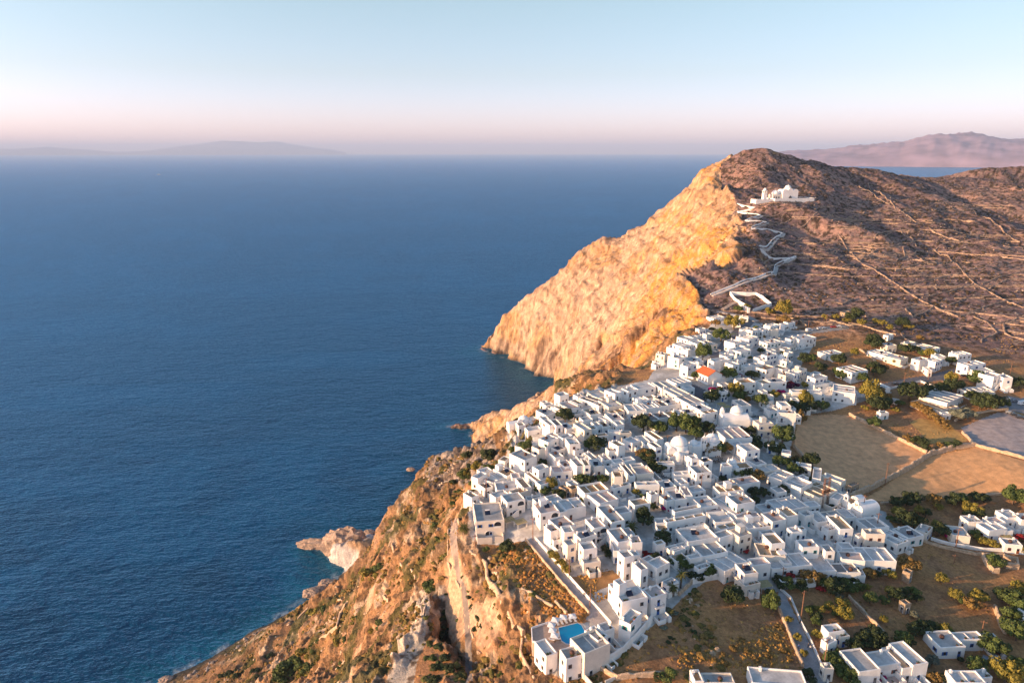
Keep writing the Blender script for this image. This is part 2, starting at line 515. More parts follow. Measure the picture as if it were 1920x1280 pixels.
sx, sy = slope_at(X, Y)
S = np.hypot(sx, sy)
nearz = sstep(560, 480, RAD)
CLIFFPOLY = [(x, y) for x, y, z in EDGE] + [(300, 985), (330, 1010), (330, 1300), (-200, 1300), (-200, 640), (-60, 640), (20, 380)]
inc = inpoly(X, Y, CLIFFPOLY).astype(np.float64)
rock = np.where(nearz > 0.5, sstep(1.5, 2.2, S), np.maximum(inc * sstep(0.25, 0.5, S), sstep(1.1, 1.5, S) * 0.8)) * sstep(-3, 3, Z + 3)
nrm = np.sqrt(1 + S * S)
nx_, ny_, nz_ = -sx / nrm, -sy / nrm, 1 / nrm
farm = sstep(380, 600, RAD)
# rock relief pushed out along the face: buttresses, clefts, ledges
wx, wy = 14 * (fbm(X / 30, Y / 30, Z / 30, 3) - 0.5), 14 * (fbm(X / 30 + 40, Y / 30, Z / 30, 3) - 0.5)
d1 = ridged((X + wx) / 58 + 5, (Y + wy) / 58, Z / 190, 3) - 0.45
d2 = ridged((X + wx) / 15, (Y + wy) / 15 + 9, Z / 120 + 0.004 * X, 4, 0.6) - 0.45
d3 = ridged(X / 6, Y / 6, Z / 26, 3, 0.65) - 0.45
led = ((Z + 0.45 * X + 16 * fbm(X / 50, Y / 50, Z / 50, 3)) / 21.0) % 1.0 - 0.5
d5 = ridged(X / 2.6, Y / 2.6, Z / 4.5, 2) - 0.45
disp = rock * (farm * (17 * d1 + 7.0 * d2 + 1.3 * led + 2.2 * d3 + 1.0 * d5) + (1 - farm) * (3.2 * d2 + 2.4 * d3 + 0.8 * led))
hill = (1 - rock) * sstep(480, 600, RAD)
disp = disp + hill * ((fbm(X / 6, Y / 6, Z / 6, 2) - 0.5) * 2.4)
slopeN = (1 - rock) * sstep(0.2, 0.5, S) * (1 - sstep(480, 600, RAD))
disp = disp + slopeN * (0.3 + 0.7 * sstep(5, 30, Z)) * ((ridged(X / 13, Y / 13, Z / 10, 4, 0.6) - 0.45) * 6.5 + (ridged(X / 3, Y / 3, Z / 3, 2) - 0.45) * 1.3)
disp = disp + (1 - slopeN) * (1 - hill) * (1 - rock) * (vnoise(X / 3, Y / 3, Z) - 0.5) * 0.22
disp *= sstep(-4, 2, Z)
X2, Y2, Z2 = X + nx_ * disp * 0.9, Y + ny_ * disp * 0.9, Z + nz_ * disp

# colours (real albedo of rock, soil, grass, paving)
n1 = fbm(X / 45 + 7, Y / 45, Z / 30, 4)
n2 = fbm(X / 9, Y / 9 + 3, Z / 7, 3)
n3 = vnoise(X / 1.7, Y / 1.7, Z / 1.7)
n4 = fbm(X / 4, Y / 4, Z / 9 + 5, 3)


def mix(a, b, t):
    return a * (1 - t[..., None]) + b * t[..., None]


def c3(*v):
    return np.array(v, dtype=np.float32)


PXs = 960 + F * (X / np.maximum(CP * Y + SP * (CZ - Z), 1))
rockc = mix(c3(0.48, 0.32, 0.205), c3(0.545, 0.375, 0.25), sstep(0.35, 0.65, n2))
rockc = mix(rockc, c3(0.36, 0.27, 0.21), sstep(0.52, 0.64, fbm(X / 13 + 90, Y / 13, Z / 60, 4)) * 0.4)
rockc = mix(rockc, c3(0.30, 0.17, 0.09), sstep(0.30, 0.46, led) * sstep(0.45, 0.6, fbm(X / 30, Y / 30, Z / 9, 3)) * 0.6)
rockc = mix(rockc, c3(0.16, 0.11, 0.08), sstep(0.6, 0.75, ridged(X / 7, Y / 7, Z / 45, 3)) * 0.5)
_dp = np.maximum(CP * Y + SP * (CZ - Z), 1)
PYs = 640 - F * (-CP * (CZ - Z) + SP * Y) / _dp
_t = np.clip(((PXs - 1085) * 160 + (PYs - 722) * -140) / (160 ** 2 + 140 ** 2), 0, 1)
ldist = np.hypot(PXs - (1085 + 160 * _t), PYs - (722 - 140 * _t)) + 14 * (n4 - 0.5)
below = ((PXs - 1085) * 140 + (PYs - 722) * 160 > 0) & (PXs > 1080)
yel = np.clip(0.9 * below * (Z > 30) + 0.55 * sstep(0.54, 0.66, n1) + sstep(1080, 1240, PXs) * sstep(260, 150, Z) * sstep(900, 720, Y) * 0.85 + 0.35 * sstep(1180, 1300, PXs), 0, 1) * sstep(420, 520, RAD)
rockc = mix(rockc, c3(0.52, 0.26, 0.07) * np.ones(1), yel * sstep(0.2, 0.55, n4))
rockc = mix(rockc, c3(0.62, 0.46, 0.31), sstep(0.62, 0.72, n2) * 0.4)
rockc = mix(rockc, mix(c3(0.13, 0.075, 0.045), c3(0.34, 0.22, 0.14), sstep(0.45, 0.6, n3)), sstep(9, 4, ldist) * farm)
rockc = mix(rockc, c3(0.13, 0.085, 0.055), sstep(0.62, 0.78, ridged(X / 22, Y / 22 + 9, Z / 60, 3)) * 0.45 * (1 - 0.3 * farm))
rockc = mix(rockc, c3(0.12, 0.07, 0.04), sstep(0.72, 0.86, ridged((X + wx) / 11, (Y + wy) / 11, Z / 110, 3, 0.6)) * 0.65 * farm)
rockc = mix(rockc, c3(0.10, 0.08, 0.065), sstep(5.0, 0.5, Z))
soil = mix(c3(0.21, 0.135, 0.12), c3(0.37, 0.22, 0.17), sstep(0.38, 0.62, n1))
soil = mix(soil, c3(0.035, 0.028, 0.018), sstep(0.52, 0.6, n4) * 0.85)
soil = mix(soil, c3(0.36, 0.27, 0.20), sstep(0.70, 0.82, n3) * 0.8)
dry = mix(c3(0.54, 0.29, 0.11), c3(0.40, 0.22, 0.11), sstep(0.4, 0.6, n2))
dry = mix(dry, c3(0.15, 0.085, 0.045), sstep(0.52, 0.66, n4) * 0.75)
sl = mix(c3(0.33, 0.19, 0.095), c3(0.24, 0.145, 0.08), sstep(0.4, 0.6, n1))
sl = mix(sl, c3(0.44, 0.335, 0.235), sstep(0.52, 0.62, fbm(X / 15 + 21, Y / 15, Z / 8, 5)) * 0.85)
sl = mix(sl, c3(0.10, 0.06, 0.03), sstep(0.50, 0.60, fbm(X / 6, Y / 6, Z / 6, 3)) * 0.75)
dry = mix(dry, sl, slopeN)
dry = mix(dry, c3(0.36, 0.18, 0.085), (1 - slopeN) * 0.55)
dry = mix(dry, c3(0.06, 0.065, 0.022), sstep(0.52, 0.62, fbm(X / 18 + 50, Y / 18, Z / 18, 4)) * slopeN * 0.85)
dry = mix(dry, c3(0.06, 0.055, 0.045), sstep(6.0, 1.0, Z))
grayrock = mix(c3(0.30, 0.25, 0.21), c3(0.12, 0.09, 0.07), sstep(0.4, 0.6, n4))
pave = mix(c3(0.56, 0.53, 0.49), c3(0.40, 0.37, 0.33), sstep(0.4, 0.6, n2))
col = mix(dry, soil, sstep(500, 560, RAD) * sstep(0.3, 0.1, near_slope[0, 0] * 0 + 0 * S))
inn = inpoly(X, Y, TOWN)
inn &= S < 0.42
col[inn] = pave[inn]
bluff = inpoly(X, Y, poly_hit([(800, 850), (860, 832), (930, 830), (940, 870), (900, 900), (860, 900), (800, 905)]))
col[bluff] = grayrock[bluff]
white_rock = inpoly(X, Y, poly_hit([(790, 1110), (835, 1100), (842, 1120), (810, 1160), (798, 1205), (782, 1240), (775, 1285), (720, 1285), (745, 1225), (768, 1170)]))
wr = mix(c3(0.50, 0.42, 0.33), c3(0.17, 0.12, 0.08), sstep(0.5, 0.62, n4))
col[white_rock] = wr[white_rock]
whitecliff = (Z < 24) & inpoly(X, Y, [P(*p, 0)[:2] for p in [(565, 1000), (700, 995), (712, 1060), (660, 1080), (600, 1060)]])
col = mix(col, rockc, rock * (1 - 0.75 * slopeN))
wc = mix(c3(0.50, 0.45, 0.42), c3(0.34, 0.22, 0.13), sstep(14, 20, Z))
col[whitecliff] = wc[whitecliff]
NA, NR = X.shape
idx = np.arange(NA * NR).reshape(NA, NR)
quads = np.stack([idx[:-1, :-1], idx[1:, :-1], idx[1:, 1:], idx[:-1, 1:]], axis=-1).reshape(-1, 4)
V_all = np.stack([X2, Y2, Z2], axis=-1).reshape(-1, 3)
C_all = col.reshape(-1, 3)
zq = Z2.reshape(-1)[quads].max(axis=1)
quads = quads[zq > -2.5]
qc = V_all[quads].mean(axis=1)


def sub_mesh(name, mask, mats, cols=True, lift=0.0):
    q = quads[mask]
    used, inv = np.unique(q, return_inverse=True)
    v = V_all[used].copy()
    v[:, 2] += lift
    return np_mesh(name, v, inv.reshape(-1, 4), mats, cols={'tint': C_all[used]})


M_ground = mat('ground soil', attr='tint', rough=0.95, nscale=0.9, namp=0.28, nscale2=4.0, namp2=0.2, bump=0.5, bscale=1.3, spec=0.1)
taken = np.zeros(len(quads), bool)
reg_mat = {
    'plot': ('dry_plot', (0.36, 0.20, 0.085)),
    'field_a': ('field', (0.68, 0.37, 0.185)), 'field_b': ('field', (0.66, 0.355, 0.165)), 'lot': ('gravel_lot', (0.42, 0.34, 0.31)), 'meadow': ('meadow', (0.46, 0.28, 0.10)),
    'street_a': ('street', (0.36, 0.32, 0.30)), 'street_b': ('street', (0.31, 0.295, 0.29)), 'street_c': ('road', (0.14, 0.14, 0.15)), 'street_d': ('road', (0.30, 0.28, 0.26)),
    'street_e': ('road', (0.17, 0.165, 0.17)), 'plaza': ('plaza', (0.12, 0.12, 0.13)), 'car_park': ('car_park', (0.25, 0.235, 0.23)),
    'cliff_stairs': ('path', (0.29, 0.235, 0.20)), 'gully_path': ('path', (0.20, 0.17, 0.15))}
for key, poly in REGXY.items():
    m = inpoly(qc[:, 0], qc[:, 1], poly) & ~taken
    taken |= m
    nm, c = reg_mat[key]
    mm = mat('surface ' + key, c, rough=0.95, nscale=0.35, namp=0.2, nscale2=2.5, namp2=0.14, bump=0.12, bscale=1.2, spec=0.1)
    if m.any():
        tag(sub_mesh(nm, m, [mm]), kind='structure')
pv = inpoly(qc[:, 0], qc[:, 1], TOWN) & ~taken & (S.reshape(-1)[quads].mean(axis=1) < 0.42)
M_pave = mat('lane paving', attr='tint', rough=0.9, nscale=0.6, namp=0.2, nscale2=3.5, namp2=0.12, bump=0.06, bscale=3, spec=0.15)
tag(sub_mesh('pavement', pv, [M_pave]), kind='structure')
taken |= pv
M_cliff = mat('cliff rock', attr='tint', rough=0.95, nscale=0.16, namp=0.24, nscale2=0.8, namp2=0.3, bump=1.5, bscale=0.55, spec=0.08)
cliff_f = inpoly(qc[:, 0], qc[:, 1], CLIFFPOLY) & (inc.reshape(-1)[quads].mean(axis=1) > 0.5) & ~taken
tag(sub_mesh('cliff', cliff_f, [M_cliff]), kind='structure')
taken |= cliff_f
slope_f = (slopeN.reshape(-1)[quads].mean(axis=1) > 0.35) & (qc[:, 1] < 560) & (qc[:, 0] < 60) & ~taken
tag(sub_mesh('sea_slope', slope_f, [mat('slope earth', attr='tint', rough=0.95, nscale=0.5, namp=0.32, nscale2=2.2, namp2=0.28, bump=1.3, bscale=0.55, spec=0.08)]), kind='structure')
taken |= slope_f
hill_f = (np.hypot(qc[:, 0], qc[:, 1]) > 520) & ~taken
tag(sub_mesh('hillside', hill_f, [mat('hill soil', attr='tint', rough=0.95, nscale=0.25, namp=0.35, nscale2=1.2, namp2=0.3, bump=0.8, bscale=0.6, spec=0.08)]), kind='structure')
taken |= hill_f
tag(sub_mesh('ground', ~taken, [M_ground]), kind='structure')

# ------------------------------------------------------------------ sea
saz = np.radians(np.arange(-60, 60.1, 0.2))
sr = np.concatenate([np.arange(240, 1300, 3.0), np.geomspace(1300, 90000, 60)])
SA, SR = np.meshgrid(saz, sr, indexing='ij')
SX, SY = SR * np.sin(SA), SR * np.cos(SA)
inside = (SX > RX0) & (SX < RX0 + RCELL * RNX - 3) & (SY > RY0) & (SY < RY0 + RCELL * RNY - 3)
depth = np.where(inside, gz(SX, SY), -15.0)
shal = sstep(-13.5, -3, depth)
patch = sstep(0.5, 0.62, fbm(SX / 60, SY / 60, SX * 0, 3)) * sstep(1300, 300, SR)
deep = mix(c3(0.001, 0.050, 0.114), c3(0.001, 0.026, 0.060), 0.6 * patch)
seac = mix(deep, c3(0.003, 0.10, 0.15), 0.5 * shal)
streak = sstep(0.52, 0.62, fbm(SX / 260 + 4, SY / 90, SX * 0 + 6, 4)) * 0.3
seac = seac * (1 + streak[..., None])
foam = sstep(-3.2, -0.6, depth) * (depth < 0.5) * sstep(0.45, 0.62, fbm(SX / 5, SY / 5, SX * 0, 3)) * inside
seac = mix(seac, c3(0.55, 0.58, 0.60), foam * 0.5)
sidx = np.arange(SX.size).reshape(SX.shape)
sq = np.stack([sidx[:-1, :-1], sidx[1:, :-1], sidx[1:, 1:], sidx[:-1, 1:]], axis=-1).reshape(-1, 4)
M_sea = mat('sea water', attr='tint', rough=0.25, spec=0.2)
nt = M_sea.node_tree
bsdf = nt.nodes['Principled BSDF']
bsdf.inputs['IOR'].default_value = 1.33
bsdf.inputs['Specular Tint'].default_value = (0.18, 0.62, 1.0, 1)
geo = nt.nodes.new('ShaderNodeNewGeometry')
h = None
for scl, wgt, stretch in ((0.013, 2.2, 1.5), (0.05, 1.3, 2.0), (0.16, 0.9, 2.2), (0.5, 0.3, 1.6)):
    mp = nt.nodes.new('ShaderNodeMapping')
    mp.inputs['Rotation'].default_value = (0, 0, math.radians(-20))
    mp.inputs['Scale'].default_value = (scl, scl * stretch, scl)
    nt.links.new(geo.outputs['Position'], mp.inputs[0])
    tx = nt.nodes.new('ShaderNodeTexNoise')
    tx.inputs['Scale'].default_value = 1.0
    tx.inputs['Detail'].default_value = 3
    nt.links.new(mp.outputs[0], tx.inputs['Vector'])
    mu = nt.nodes.new('ShaderNodeMath')
    mu.operation = 'MULTIPLY_ADD'
    mu.inputs[1].default_value = wgt
    nt.links.new(tx.outputs[0], mu.inputs[0])
    if h is None:
        mu.inputs[2].default_value = 0
    else:
        nt.links.new(h, mu.inputs[2])
    h = mu.outputs[0]
bp = nt.nodes.new('ShaderNodeBump')
bp.inputs['Strength'].default_value = 1.0
bp.inputs['Distance'].default_value = 2.6
nt.links.new(h, bp.inputs['Height'])
dif = nt.nodes.new('ShaderNodeBsdfDiffuse')
gls = nt.nodes.new('ShaderNodeBsdfGlossy')
gls.inputs['Color'].default_value = (0.27, 0.57, 0.86, 1)
gls.inputs['Roughness'].default_value = 0.28
fr = nt.nodes.new('ShaderNodeFresnel')
fr.inputs['IOR'].default_value = 1.33
att = [n_ for n_ in nt.nodes if n_.type == 'ATTRIBUTE'][0]
nt.links.new(att.outputs['Color'], dif.inputs['Color'])
for n_ in (dif, gls, fr):
    nt.links.new(bp.outputs[0], n_.inputs['Normal'])
mxs = nt.nodes.new('ShaderNodeMixShader')
nt.links.new(fr.outputs[0], mxs.inputs[0])
nt.links.new(dif.outputs[0], mxs.inputs[1])
nt.links.new(gls.outputs[0], mxs.inputs[2])
nt.links.new(mxs.outputs[0], [n_ for n_ in nt.nodes if n_.type == 'OUTPUT_MATERIAL'][0].inputs['Surface'])
nt.nodes.remove(bsdf)
sea = np_mesh('sea', np.stack([SX, SY, SX * 0], -1).reshape(-1, 3), sq, [M_sea], cols={'tint': seac.reshape(-1, 3)})
tag(sea, kind='structure')

# ------------------------------------------------------------------ far islands
def island(name, az0, az1, dist, depth_m, prof, c, seed):
    n, m = 260, 26
    A = np.radians(np.linspace(az0, az1, n))
    Rr = dist + np.linspace(0, depth_m, m)
    IA, IR = np.meshgrid(A, Rr, indexing='ij')
    IX, IY = IR * np.sin(IA), IR * np.cos(IA)
    xs, ys = zip(*prof)
    ph = np.interp(np.degrees(IA), xs, ys)
    w = np.sin(np.linspace(0, math.pi, m)) ** 0.7
    hgt = ph * w[None, :] * (0.80 + 0.32 * ridged(IX / (dist * 0.09) + seed, IY / (dist * 0.09), IX * 0, 5)) + ph * w[None, :] * 0.16 * (ridged(IX / (dist * 0.025) + seed, IY / (dist * 0.05), IX * 0, 4) - 0.5) - 8
    q = np.arange(n * m).reshape(n, m)
    q = np.stack([q[:-1, :-1], q[1:, :-1], q[1:, 1:], q[:-1, 1:]], -1).reshape(-1, 4)
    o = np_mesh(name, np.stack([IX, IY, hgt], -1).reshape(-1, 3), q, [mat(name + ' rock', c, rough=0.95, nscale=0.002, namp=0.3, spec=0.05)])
    return o


def px_az(px):
    return math.degrees(math.atan((px - 960) / F))


def island_from(name, dist, depth_m, prof_px, c, seed):
    prof = []
    for px, py in prof_px:
        r = ray(px, py)
        prof.append((px_az(px), max(0.0, (CZ + r[2] / math.hypot(r[0], r[1]) * (dist + depth_m * 0.5)) * 1.0)))
    return island(name, px_az(prof_px[0][0]), px_az(prof_px[-1][0]), dist, depth_m, prof, c, seed)


isl = island_from('island', 18000, 9000, [(1380, 290), (1440, 285), (1500, 281), (1540, 277), (1580, 273), (1625, 269), (1665, 266), (1690, 258), (1720, 253), (1760, 252), (1800, 253), (1850, 258), (1880, 260),
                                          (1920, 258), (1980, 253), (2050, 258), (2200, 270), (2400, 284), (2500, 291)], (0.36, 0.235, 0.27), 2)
tag(isl, kind='structure')
isl2 = island_from('island', 78000, 8000, [(-200, 288), (-60, 282), (0, 280), (60, 278), (120, 276), (180, 280), (240, 285), (290, 284), (330, 279), (380, 272), (420, 267), (460, 264), (500, 266),
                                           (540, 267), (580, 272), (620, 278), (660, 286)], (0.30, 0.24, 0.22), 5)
tag(isl2, kind='structure')
# closed box of air
M_haze = bpy.data.materials.new('haze air')
M_haze.use_nodes = True
hn = M_haze.node_tree
hn.nodes.clear()
ho = hn.nodes.new('ShaderNodeOutputMaterial')
hv = hn.nodes.new('ShaderNodeVolumePrincipled')
hv.inputs['Color'].default_value = (0.56, 0.71, 1.0, 1)
hv.inputs['Density'].default_value = 2.8e-5
hv.inputs['Anisotropy'].default_value = 0.0
hn.links.new(hv.outputs[0], ho.inputs['Volume'])
hb = [(-95000, -2500), (95000, -2500), (95000, 95000), (-95000, 95000)]
HV = [(x, y, z) for z in (-40, 1150) for x, y in hb]
hz = mesh_obj('haze', HV, [(3, 2, 1, 0), (4, 5, 6, 7), (0, 1, 5, 4), (1, 2, 6, 5), (2, 3, 7, 6), (3, 0, 4, 7)], [M_haze])
tag(hz, kind='stuff')
# ------------------------------------------------------------------ shared materials
WHITE = [mat('whitewash', (0.86, 0.83, 0.79), rough=0.85, nscale=0.35, namp=0.08, nscale2=3, namp2=0.03, bump=0.03, bscale=2.5),
         mat('old whitewash', (0.82, 0.78, 0.73), rough=0.9, nscale=0.4, namp=0.13, nscale2=3.5, namp2=0.05, bump=0.04, bscale=2.5),
         mat('cream plaster', (0.76, 0.68, 0.58), rough=0.9, nscale=0.5, namp=0.08, nscale2=3, namp2=0.04, bump=0.04, bscale=2.5)]
M_STONE = mat('field stone', (0.36, 0.27, 0.19), rough=0.95, nscale=1.2, namp=0.3, nscale2=5, namp2=0.25, bump=0.15, bscale=3)
ROOFM = {k: mat('roof ' + n, c, rough=0.95, nscale=0.3, namp=0.24, nscale2=1.6, namp2=0.12, bump=0.04, bscale=1.5) for k, n, c in (
    ('w', 'pale cement', (0.56, 0.52, 0.48)), ('g', 'grey cement', (0.40, 0.375, 0.35)), ('b', 'earth', (0.40, 0.29, 0.19)),
    ('d', 'dark cement', (0.23, 0.20, 0.18)), ('o', 'ochre', (0.46, 0.27, 0.14)), ('p', 'rose cement', (0.56, 0.43, 0.37)), ('s', 'stone', (0.30, 0.25, 0.20)))}
M_GLASS_AND_SHADE = mat('dark window glass and arch shade', (0.03, 0.035, 0.045), rough=0.15, spec=0.6)  # window panes; also the imitated shade filling arches
M_FR = {'k': mat('grey painted wood', (0.16, 0.15, 0.15), rough=0.6), 'b': mat('blue painted wood', (0.02, 0.10, 0.34), rough=0.55),
        't': mat('teal painted wood', (0.02, 0.24, 0.26), rough=0.55), 'o': mat('brown painted wood', (0.22, 0.07, 0.03), rough=0.6),
        'w': mat('white painted wood', (0.72, 0.72, 0.72), rough=0.55)}
M_DARK = mat('dark metal', (0.05, 0.05, 0.055), rough=0.5, metal=0.6)
M_WOOD = mat('weathered wood', (0.20, 0.11, 0.06), rough=0.85, nscale=2, namp=0.2)
M_TERRA = mat('terracotta tile', (0.52, 0.13, 0.045), rough=0.8, nscale=1.5, namp=0.25)
M_SOLAR = mat('solar glass', (0.012, 0.016, 0.035), rough=0.12, spec=0.7)
M_REED = mat('reed matting', (0.38, 0.31, 0.14), rough=0.95, nscale=3, namp=0.2)
M_CANVAS = mat('white canvas', (0.78, 0.77, 0.75), rough=0.9)


class MB:
    """Collects boxes, prisms and turned shapes into one mesh."""
    def __init__(s):
        s.v, s.f, s.m = [], [], []

    def quad(s, a, b, c, d, m=0):
        n = len(s.v)
        s.v += [a, b, c, d]
        s.f.append((n, n + 1, n + 2, n + 3))
        s.m.append(m)

    def box(s, x0, x1, y0, y1, z0, z1, m=0):
        n = len(s.v)
        s.v += [(x, y, z) for z in (z0, z1) for y in (y0, y1) for x in (x0, x1)]
        for f in ((0, 2, 3, 1), (4, 5, 7, 6), (0, 1, 5, 4), (1, 3, 7, 5), (3, 2, 6, 7), (2, 0, 4, 6)):
            s.f.append(tuple(n + i for i in f))
            s.m.append(m)

    def bar(s, a, b, w, m=0, w2=None):
        a, b = Vector(a), Vector(b)
        d = (b - a).normalized()
        up = Vector((0, 0, 1)) if abs(d.z) < 0.9 else Vector((1, 0, 0))
        p = d.cross(up).normalized()
        q = p.cross(d)
        w2 = w if w2 is None else w2
        n = len(s.v)
        for c, r in ((a, w), (b, w2)):
            for i, j in ((-1, -1), (1, -1), (1, 1), (-1, 1)):
                s.v.append(tuple(c + p * (i * r / 2) + q * (j * r / 2)))
        for f in ((3, 2, 1, 0), (4, 5, 6, 7), (0, 1, 5, 4), (1, 2, 6, 5), (2, 3, 7, 6), (3, 0, 4, 7)):
            s.f.append(tuple(n + i for i in f))
            s.m.append(m)

    def lathe(s, prof, seg=14, cx=0, cy=0, m=0, a0=0.0, a1=2 * math.pi):
        n = len(s.v)
        full = abs(a1 - a0 - 2 * math.pi) < 1e-6
        k = seg if full else seg + 1
        for r, z in prof:
            for i in range(k):
                a = a0 + (a1 - a0) * i / seg
                s.v.append((cx + r * math.cos(a), cy + r * math.sin(a), z))
        for j in range(len(prof) - 1):
            for i in range(seg):
                i2 = (i + 1) % k
                s.f.append((n + j * k + i, n + j * k + i2, n + (j + 1) * k + i2, n + (j + 1) * k + i))
                s.m.append(m)
        return s

    def build(s, name, mats, parent=None, smooth=False):
        return mesh_obj(name, s.v, s.f, mats, parent, s.m if len(mats) > 1 else None, smooth)


MESHES = {}


def shared(key, name, builder, parent, loc=(0, 0, 0), rz=0.0, scale=None):
    """A part that shares its mesh with all alike parts."""
    if key not in MESHES:
        b, mats = builder()
        me = bpy.data.meshes.new(name)
        me.from_pydata(b.v, [], b.f)
        for m in mats:
            me.materials.append(m)
        if len(mats) > 1:
            me.polygons.foreach_set('material_index', b.m)
        MESHES[key] = me
    o = bpy.data.objects.new(name, MESHES[key])
    o.location = loc
    o.rotation_euler = (0, 0, rz)
    if scale:
        o.scale = scale
    COL.objects.link(o)
    o.parent = parent
    return o


def win_builder(c, w=0.9, h=1.15, arch=False):
    def f():
        b = MB()
        t = 0.1
        b.box(-w / 2 - t, -w / 2, -0.09, 0.02, 0, h, 0)
        b.box(w / 2, w / 2 + t, -0.09, 0.02, 0, h, 0)
        b.box(-w / 2 - t, w / 2 + t, -0.09, 0.02, h, h + t, 0)
        b.box(-w / 2 - t - 0.06, w / 2 + t + 0.06, -0.16, 0.02, -0.08, 0, 2)
        b.box(-w / 2, w / 2, -0.03, 0.01, 0, h, 1)
        b.box(-0.03, 0.03, -0.06, -0.03, 0, h, 0)
        return b, [M_FR[c], M_GLASS_AND_SHADE, M_FR['w']]
    return f


def shut_builder(c, w=0.9, h=1.2):
    def f():
        b = MB()
        b.box(-w / 2, w / 2, -0.03, 0.01, 0, h, 1)
        b.box(-w / 2 - 0.42, -w / 2, -0.08, 0.0, 0, h, 0)
        b.box(w / 2, w / 2 + 0.42, -0.08, 0.0, 0, h, 0)
        b.box(-w / 2 - 0.05, w / 2 + 0.05, -0.14, 0.02, -0.08, 0, 2)
        return b, [M_FR[c], M_GLASS_AND_SHADE, M_FR['w']]
    return f


def door_builder(c, w=1.0, h=2.15):
    def f():
        b = MB()
        b.box(-w / 2 - 0.1, -w / 2, -0.09, 0.02, 0, h + 0.1, 2)
        b.box(w / 2, w / 2 + 0.1, -0.09, 0.02, 0, h + 0.1, 2)
        b.box(-w / 2, w / 2, -0.09, 0.02, h, h + 0.1, 2)
        b.box(-w / 2, w / 2, -0.04, 0.01, 0, h, 0)
        b.box(-w / 2 + 0.12, w / 2 - 0.12, -0.05, -0.04, h * 0.55, h - 0.15, 1)
        return b, [M_FR[c], M_GLASS_AND_SHADE, M_FR['w']]
    return f


def chimney_builder():
    b = MB()
    b.box(-0.3, 0.3, -0.3, 0.3, 0, 1.1)
    b.box(-0.4, 0.4, -0.4, 0.4, 1.1, 1.22)
    b.box(-0.14, 0.14, -0.14, 0.14, 1.22, 1.5)
    return b, [WHITE[0]]


def solar_builder():
    b = MB()
    b.v += [(-1.0, -0.9, 0.15), (1.0, -0.9, 0.15), (1.0, 0.6, 1.0), (-1.0, 0.6, 1.0), (-1.0, -0.95, 0.05), (1.0, -0.95, 0.05), (1.0, 0.6, 0.9), (-1.0, 0.6, 0.9)]
    for f in ((0, 1, 2, 3), (7, 6, 5, 4), (4, 5, 1, 0), (5, 6, 2, 1), (6, 7, 3, 2), (7, 4, 0, 3)):
        b.f.append(f); b.m.append(0)
    b.box(-0.9, -0.8, 0.5, 0.6, 0, 0.9, 1)
    b.box(0.8, 0.9, 0.5, 0.6, 0, 0.9, 1)
    n = len(b.v)
    for x in (-0.85, 0.85):
        for i in range(8):
            a = i * math.pi / 4
            b.v.append((x, 0.85 + 0.28 * math.cos(a), 1.1 + 0.28 * math.sin(a)))
    for i in range(8):
        b.f.append((n + i, n + (i + 1) % 8, n + 8 + (i + 1) % 8, n + 8 + i)); b.m.append(2)
    b.f.append(tuple(n + i for i in range(7, -1, -1))); b.m.append(2)
    b.f.append(tuple(n + 8 + i for i in range(8))); b.m.append(2)
    return b, [M_SOLAR, M_DARK, WHITE[0]]


def tank_builder():
    b = MB()
    b.lathe([(0.0, 0.0), (0.62, 0.0), (0.68, 0.15), (0.68, 0.75), (0.5, 0.98), (0.2, 1.08), (0, 1.1)], 12)
    return b, [mat('tank plastic', (0.09, 0.045, 0.035), rough=0.5)]


def pot_builder():
    b = MB()
    b.lathe([(0.0, 0.0), (0.18, 0.0), (0.27, 0.4), (0.0, 0.4)], 8, m=0)
    rnd = random.Random(3)
    for i in range(26):
        a, e, r = rnd.uniform(0, 6.28), rnd.uniform(0.1, 1.4), rnd.uniform(0.2, 0.42)
        c = Vector((r * math.cos(a) * math.cos(e), r * math.sin(a) * math.cos(e), 0.5 + r * math.sin(e)))
        d = Vector((rnd.uniform(-1, 1), rnd.uniform(-1, 1), rnd.uniform(-1, 1))).normalized() * 0.13
        g = d.orthogonal().normalized() * 0.09
        b.quad(tuple(c - d), tuple(c - g), tuple(c + d), tuple(c + g), 1)
    return b, [M_TERRA, mat('pot plant leaf', (0.07, 0.11, 0.035), rough=0.8)]


def balcony_builder():
    b = MB()
    b.box(-1.5, 1.5, -1.1, 0.0, -0.15, 0.0, 0)
    for i in range(11):
        x = -1.45 + i * 0.29
        b.box(x - 0.02, x + 0.02, -1.08, -1.04, 0, 0.95, 1)
    b.box(-1.5, 1.5, -1.1, -1.03, 0.95, 1.0, 1)
    for s in (-1, 1):
        b.box(s * 1.47 - 0.02, s * 1.47 + 0.02, -1.05, 0, 0.95, 1.0, 1)
    return b, [WHITE[0], M_DARK]


def arch_builder():
    b = MB()
    n = 10
    w, h = 1.3, 1.5
    c = [(-w, -0.02, 0), (w, -0.02, 0)] + [(w * math.cos(a), -0.02, h + w * 0.8 * math.sin(a)) for a in [math.pi * i / n for i in range(n + 1)]]
    b.v += c
    b.f.append(tuple(range(len(c))))  # flat dark panel imitates the shade inside the arched niche
    b.m.append(0)
    # reveal: a raised rim round the dark panel
    k = len(b.v)
    rim = c[2:]
    for x, y, z in rim:
        b.v.append((x, -0.12, z)); b.v.append((x * 1.09, -0.12, (z - h) * 1.09 + h)); b.v.append((x * 1.09, 0.0, (z - h) * 1.09 + h))
    for i in range(len(rim) - 1):
        a, d = k + 3 * i, k + 3 * i + 3
        b.f.append((a, d, d + 1, a + 1)); b.m.append(1)
        b.f.append((a + 1, d + 1, d + 2, a + 2)); b.m.append(1)
    b.box(-w, w, -0.14, -0.04, 0, 0.75, 1)
    return b, [M_GLASS_AND_SHADE, WHITE[0]]


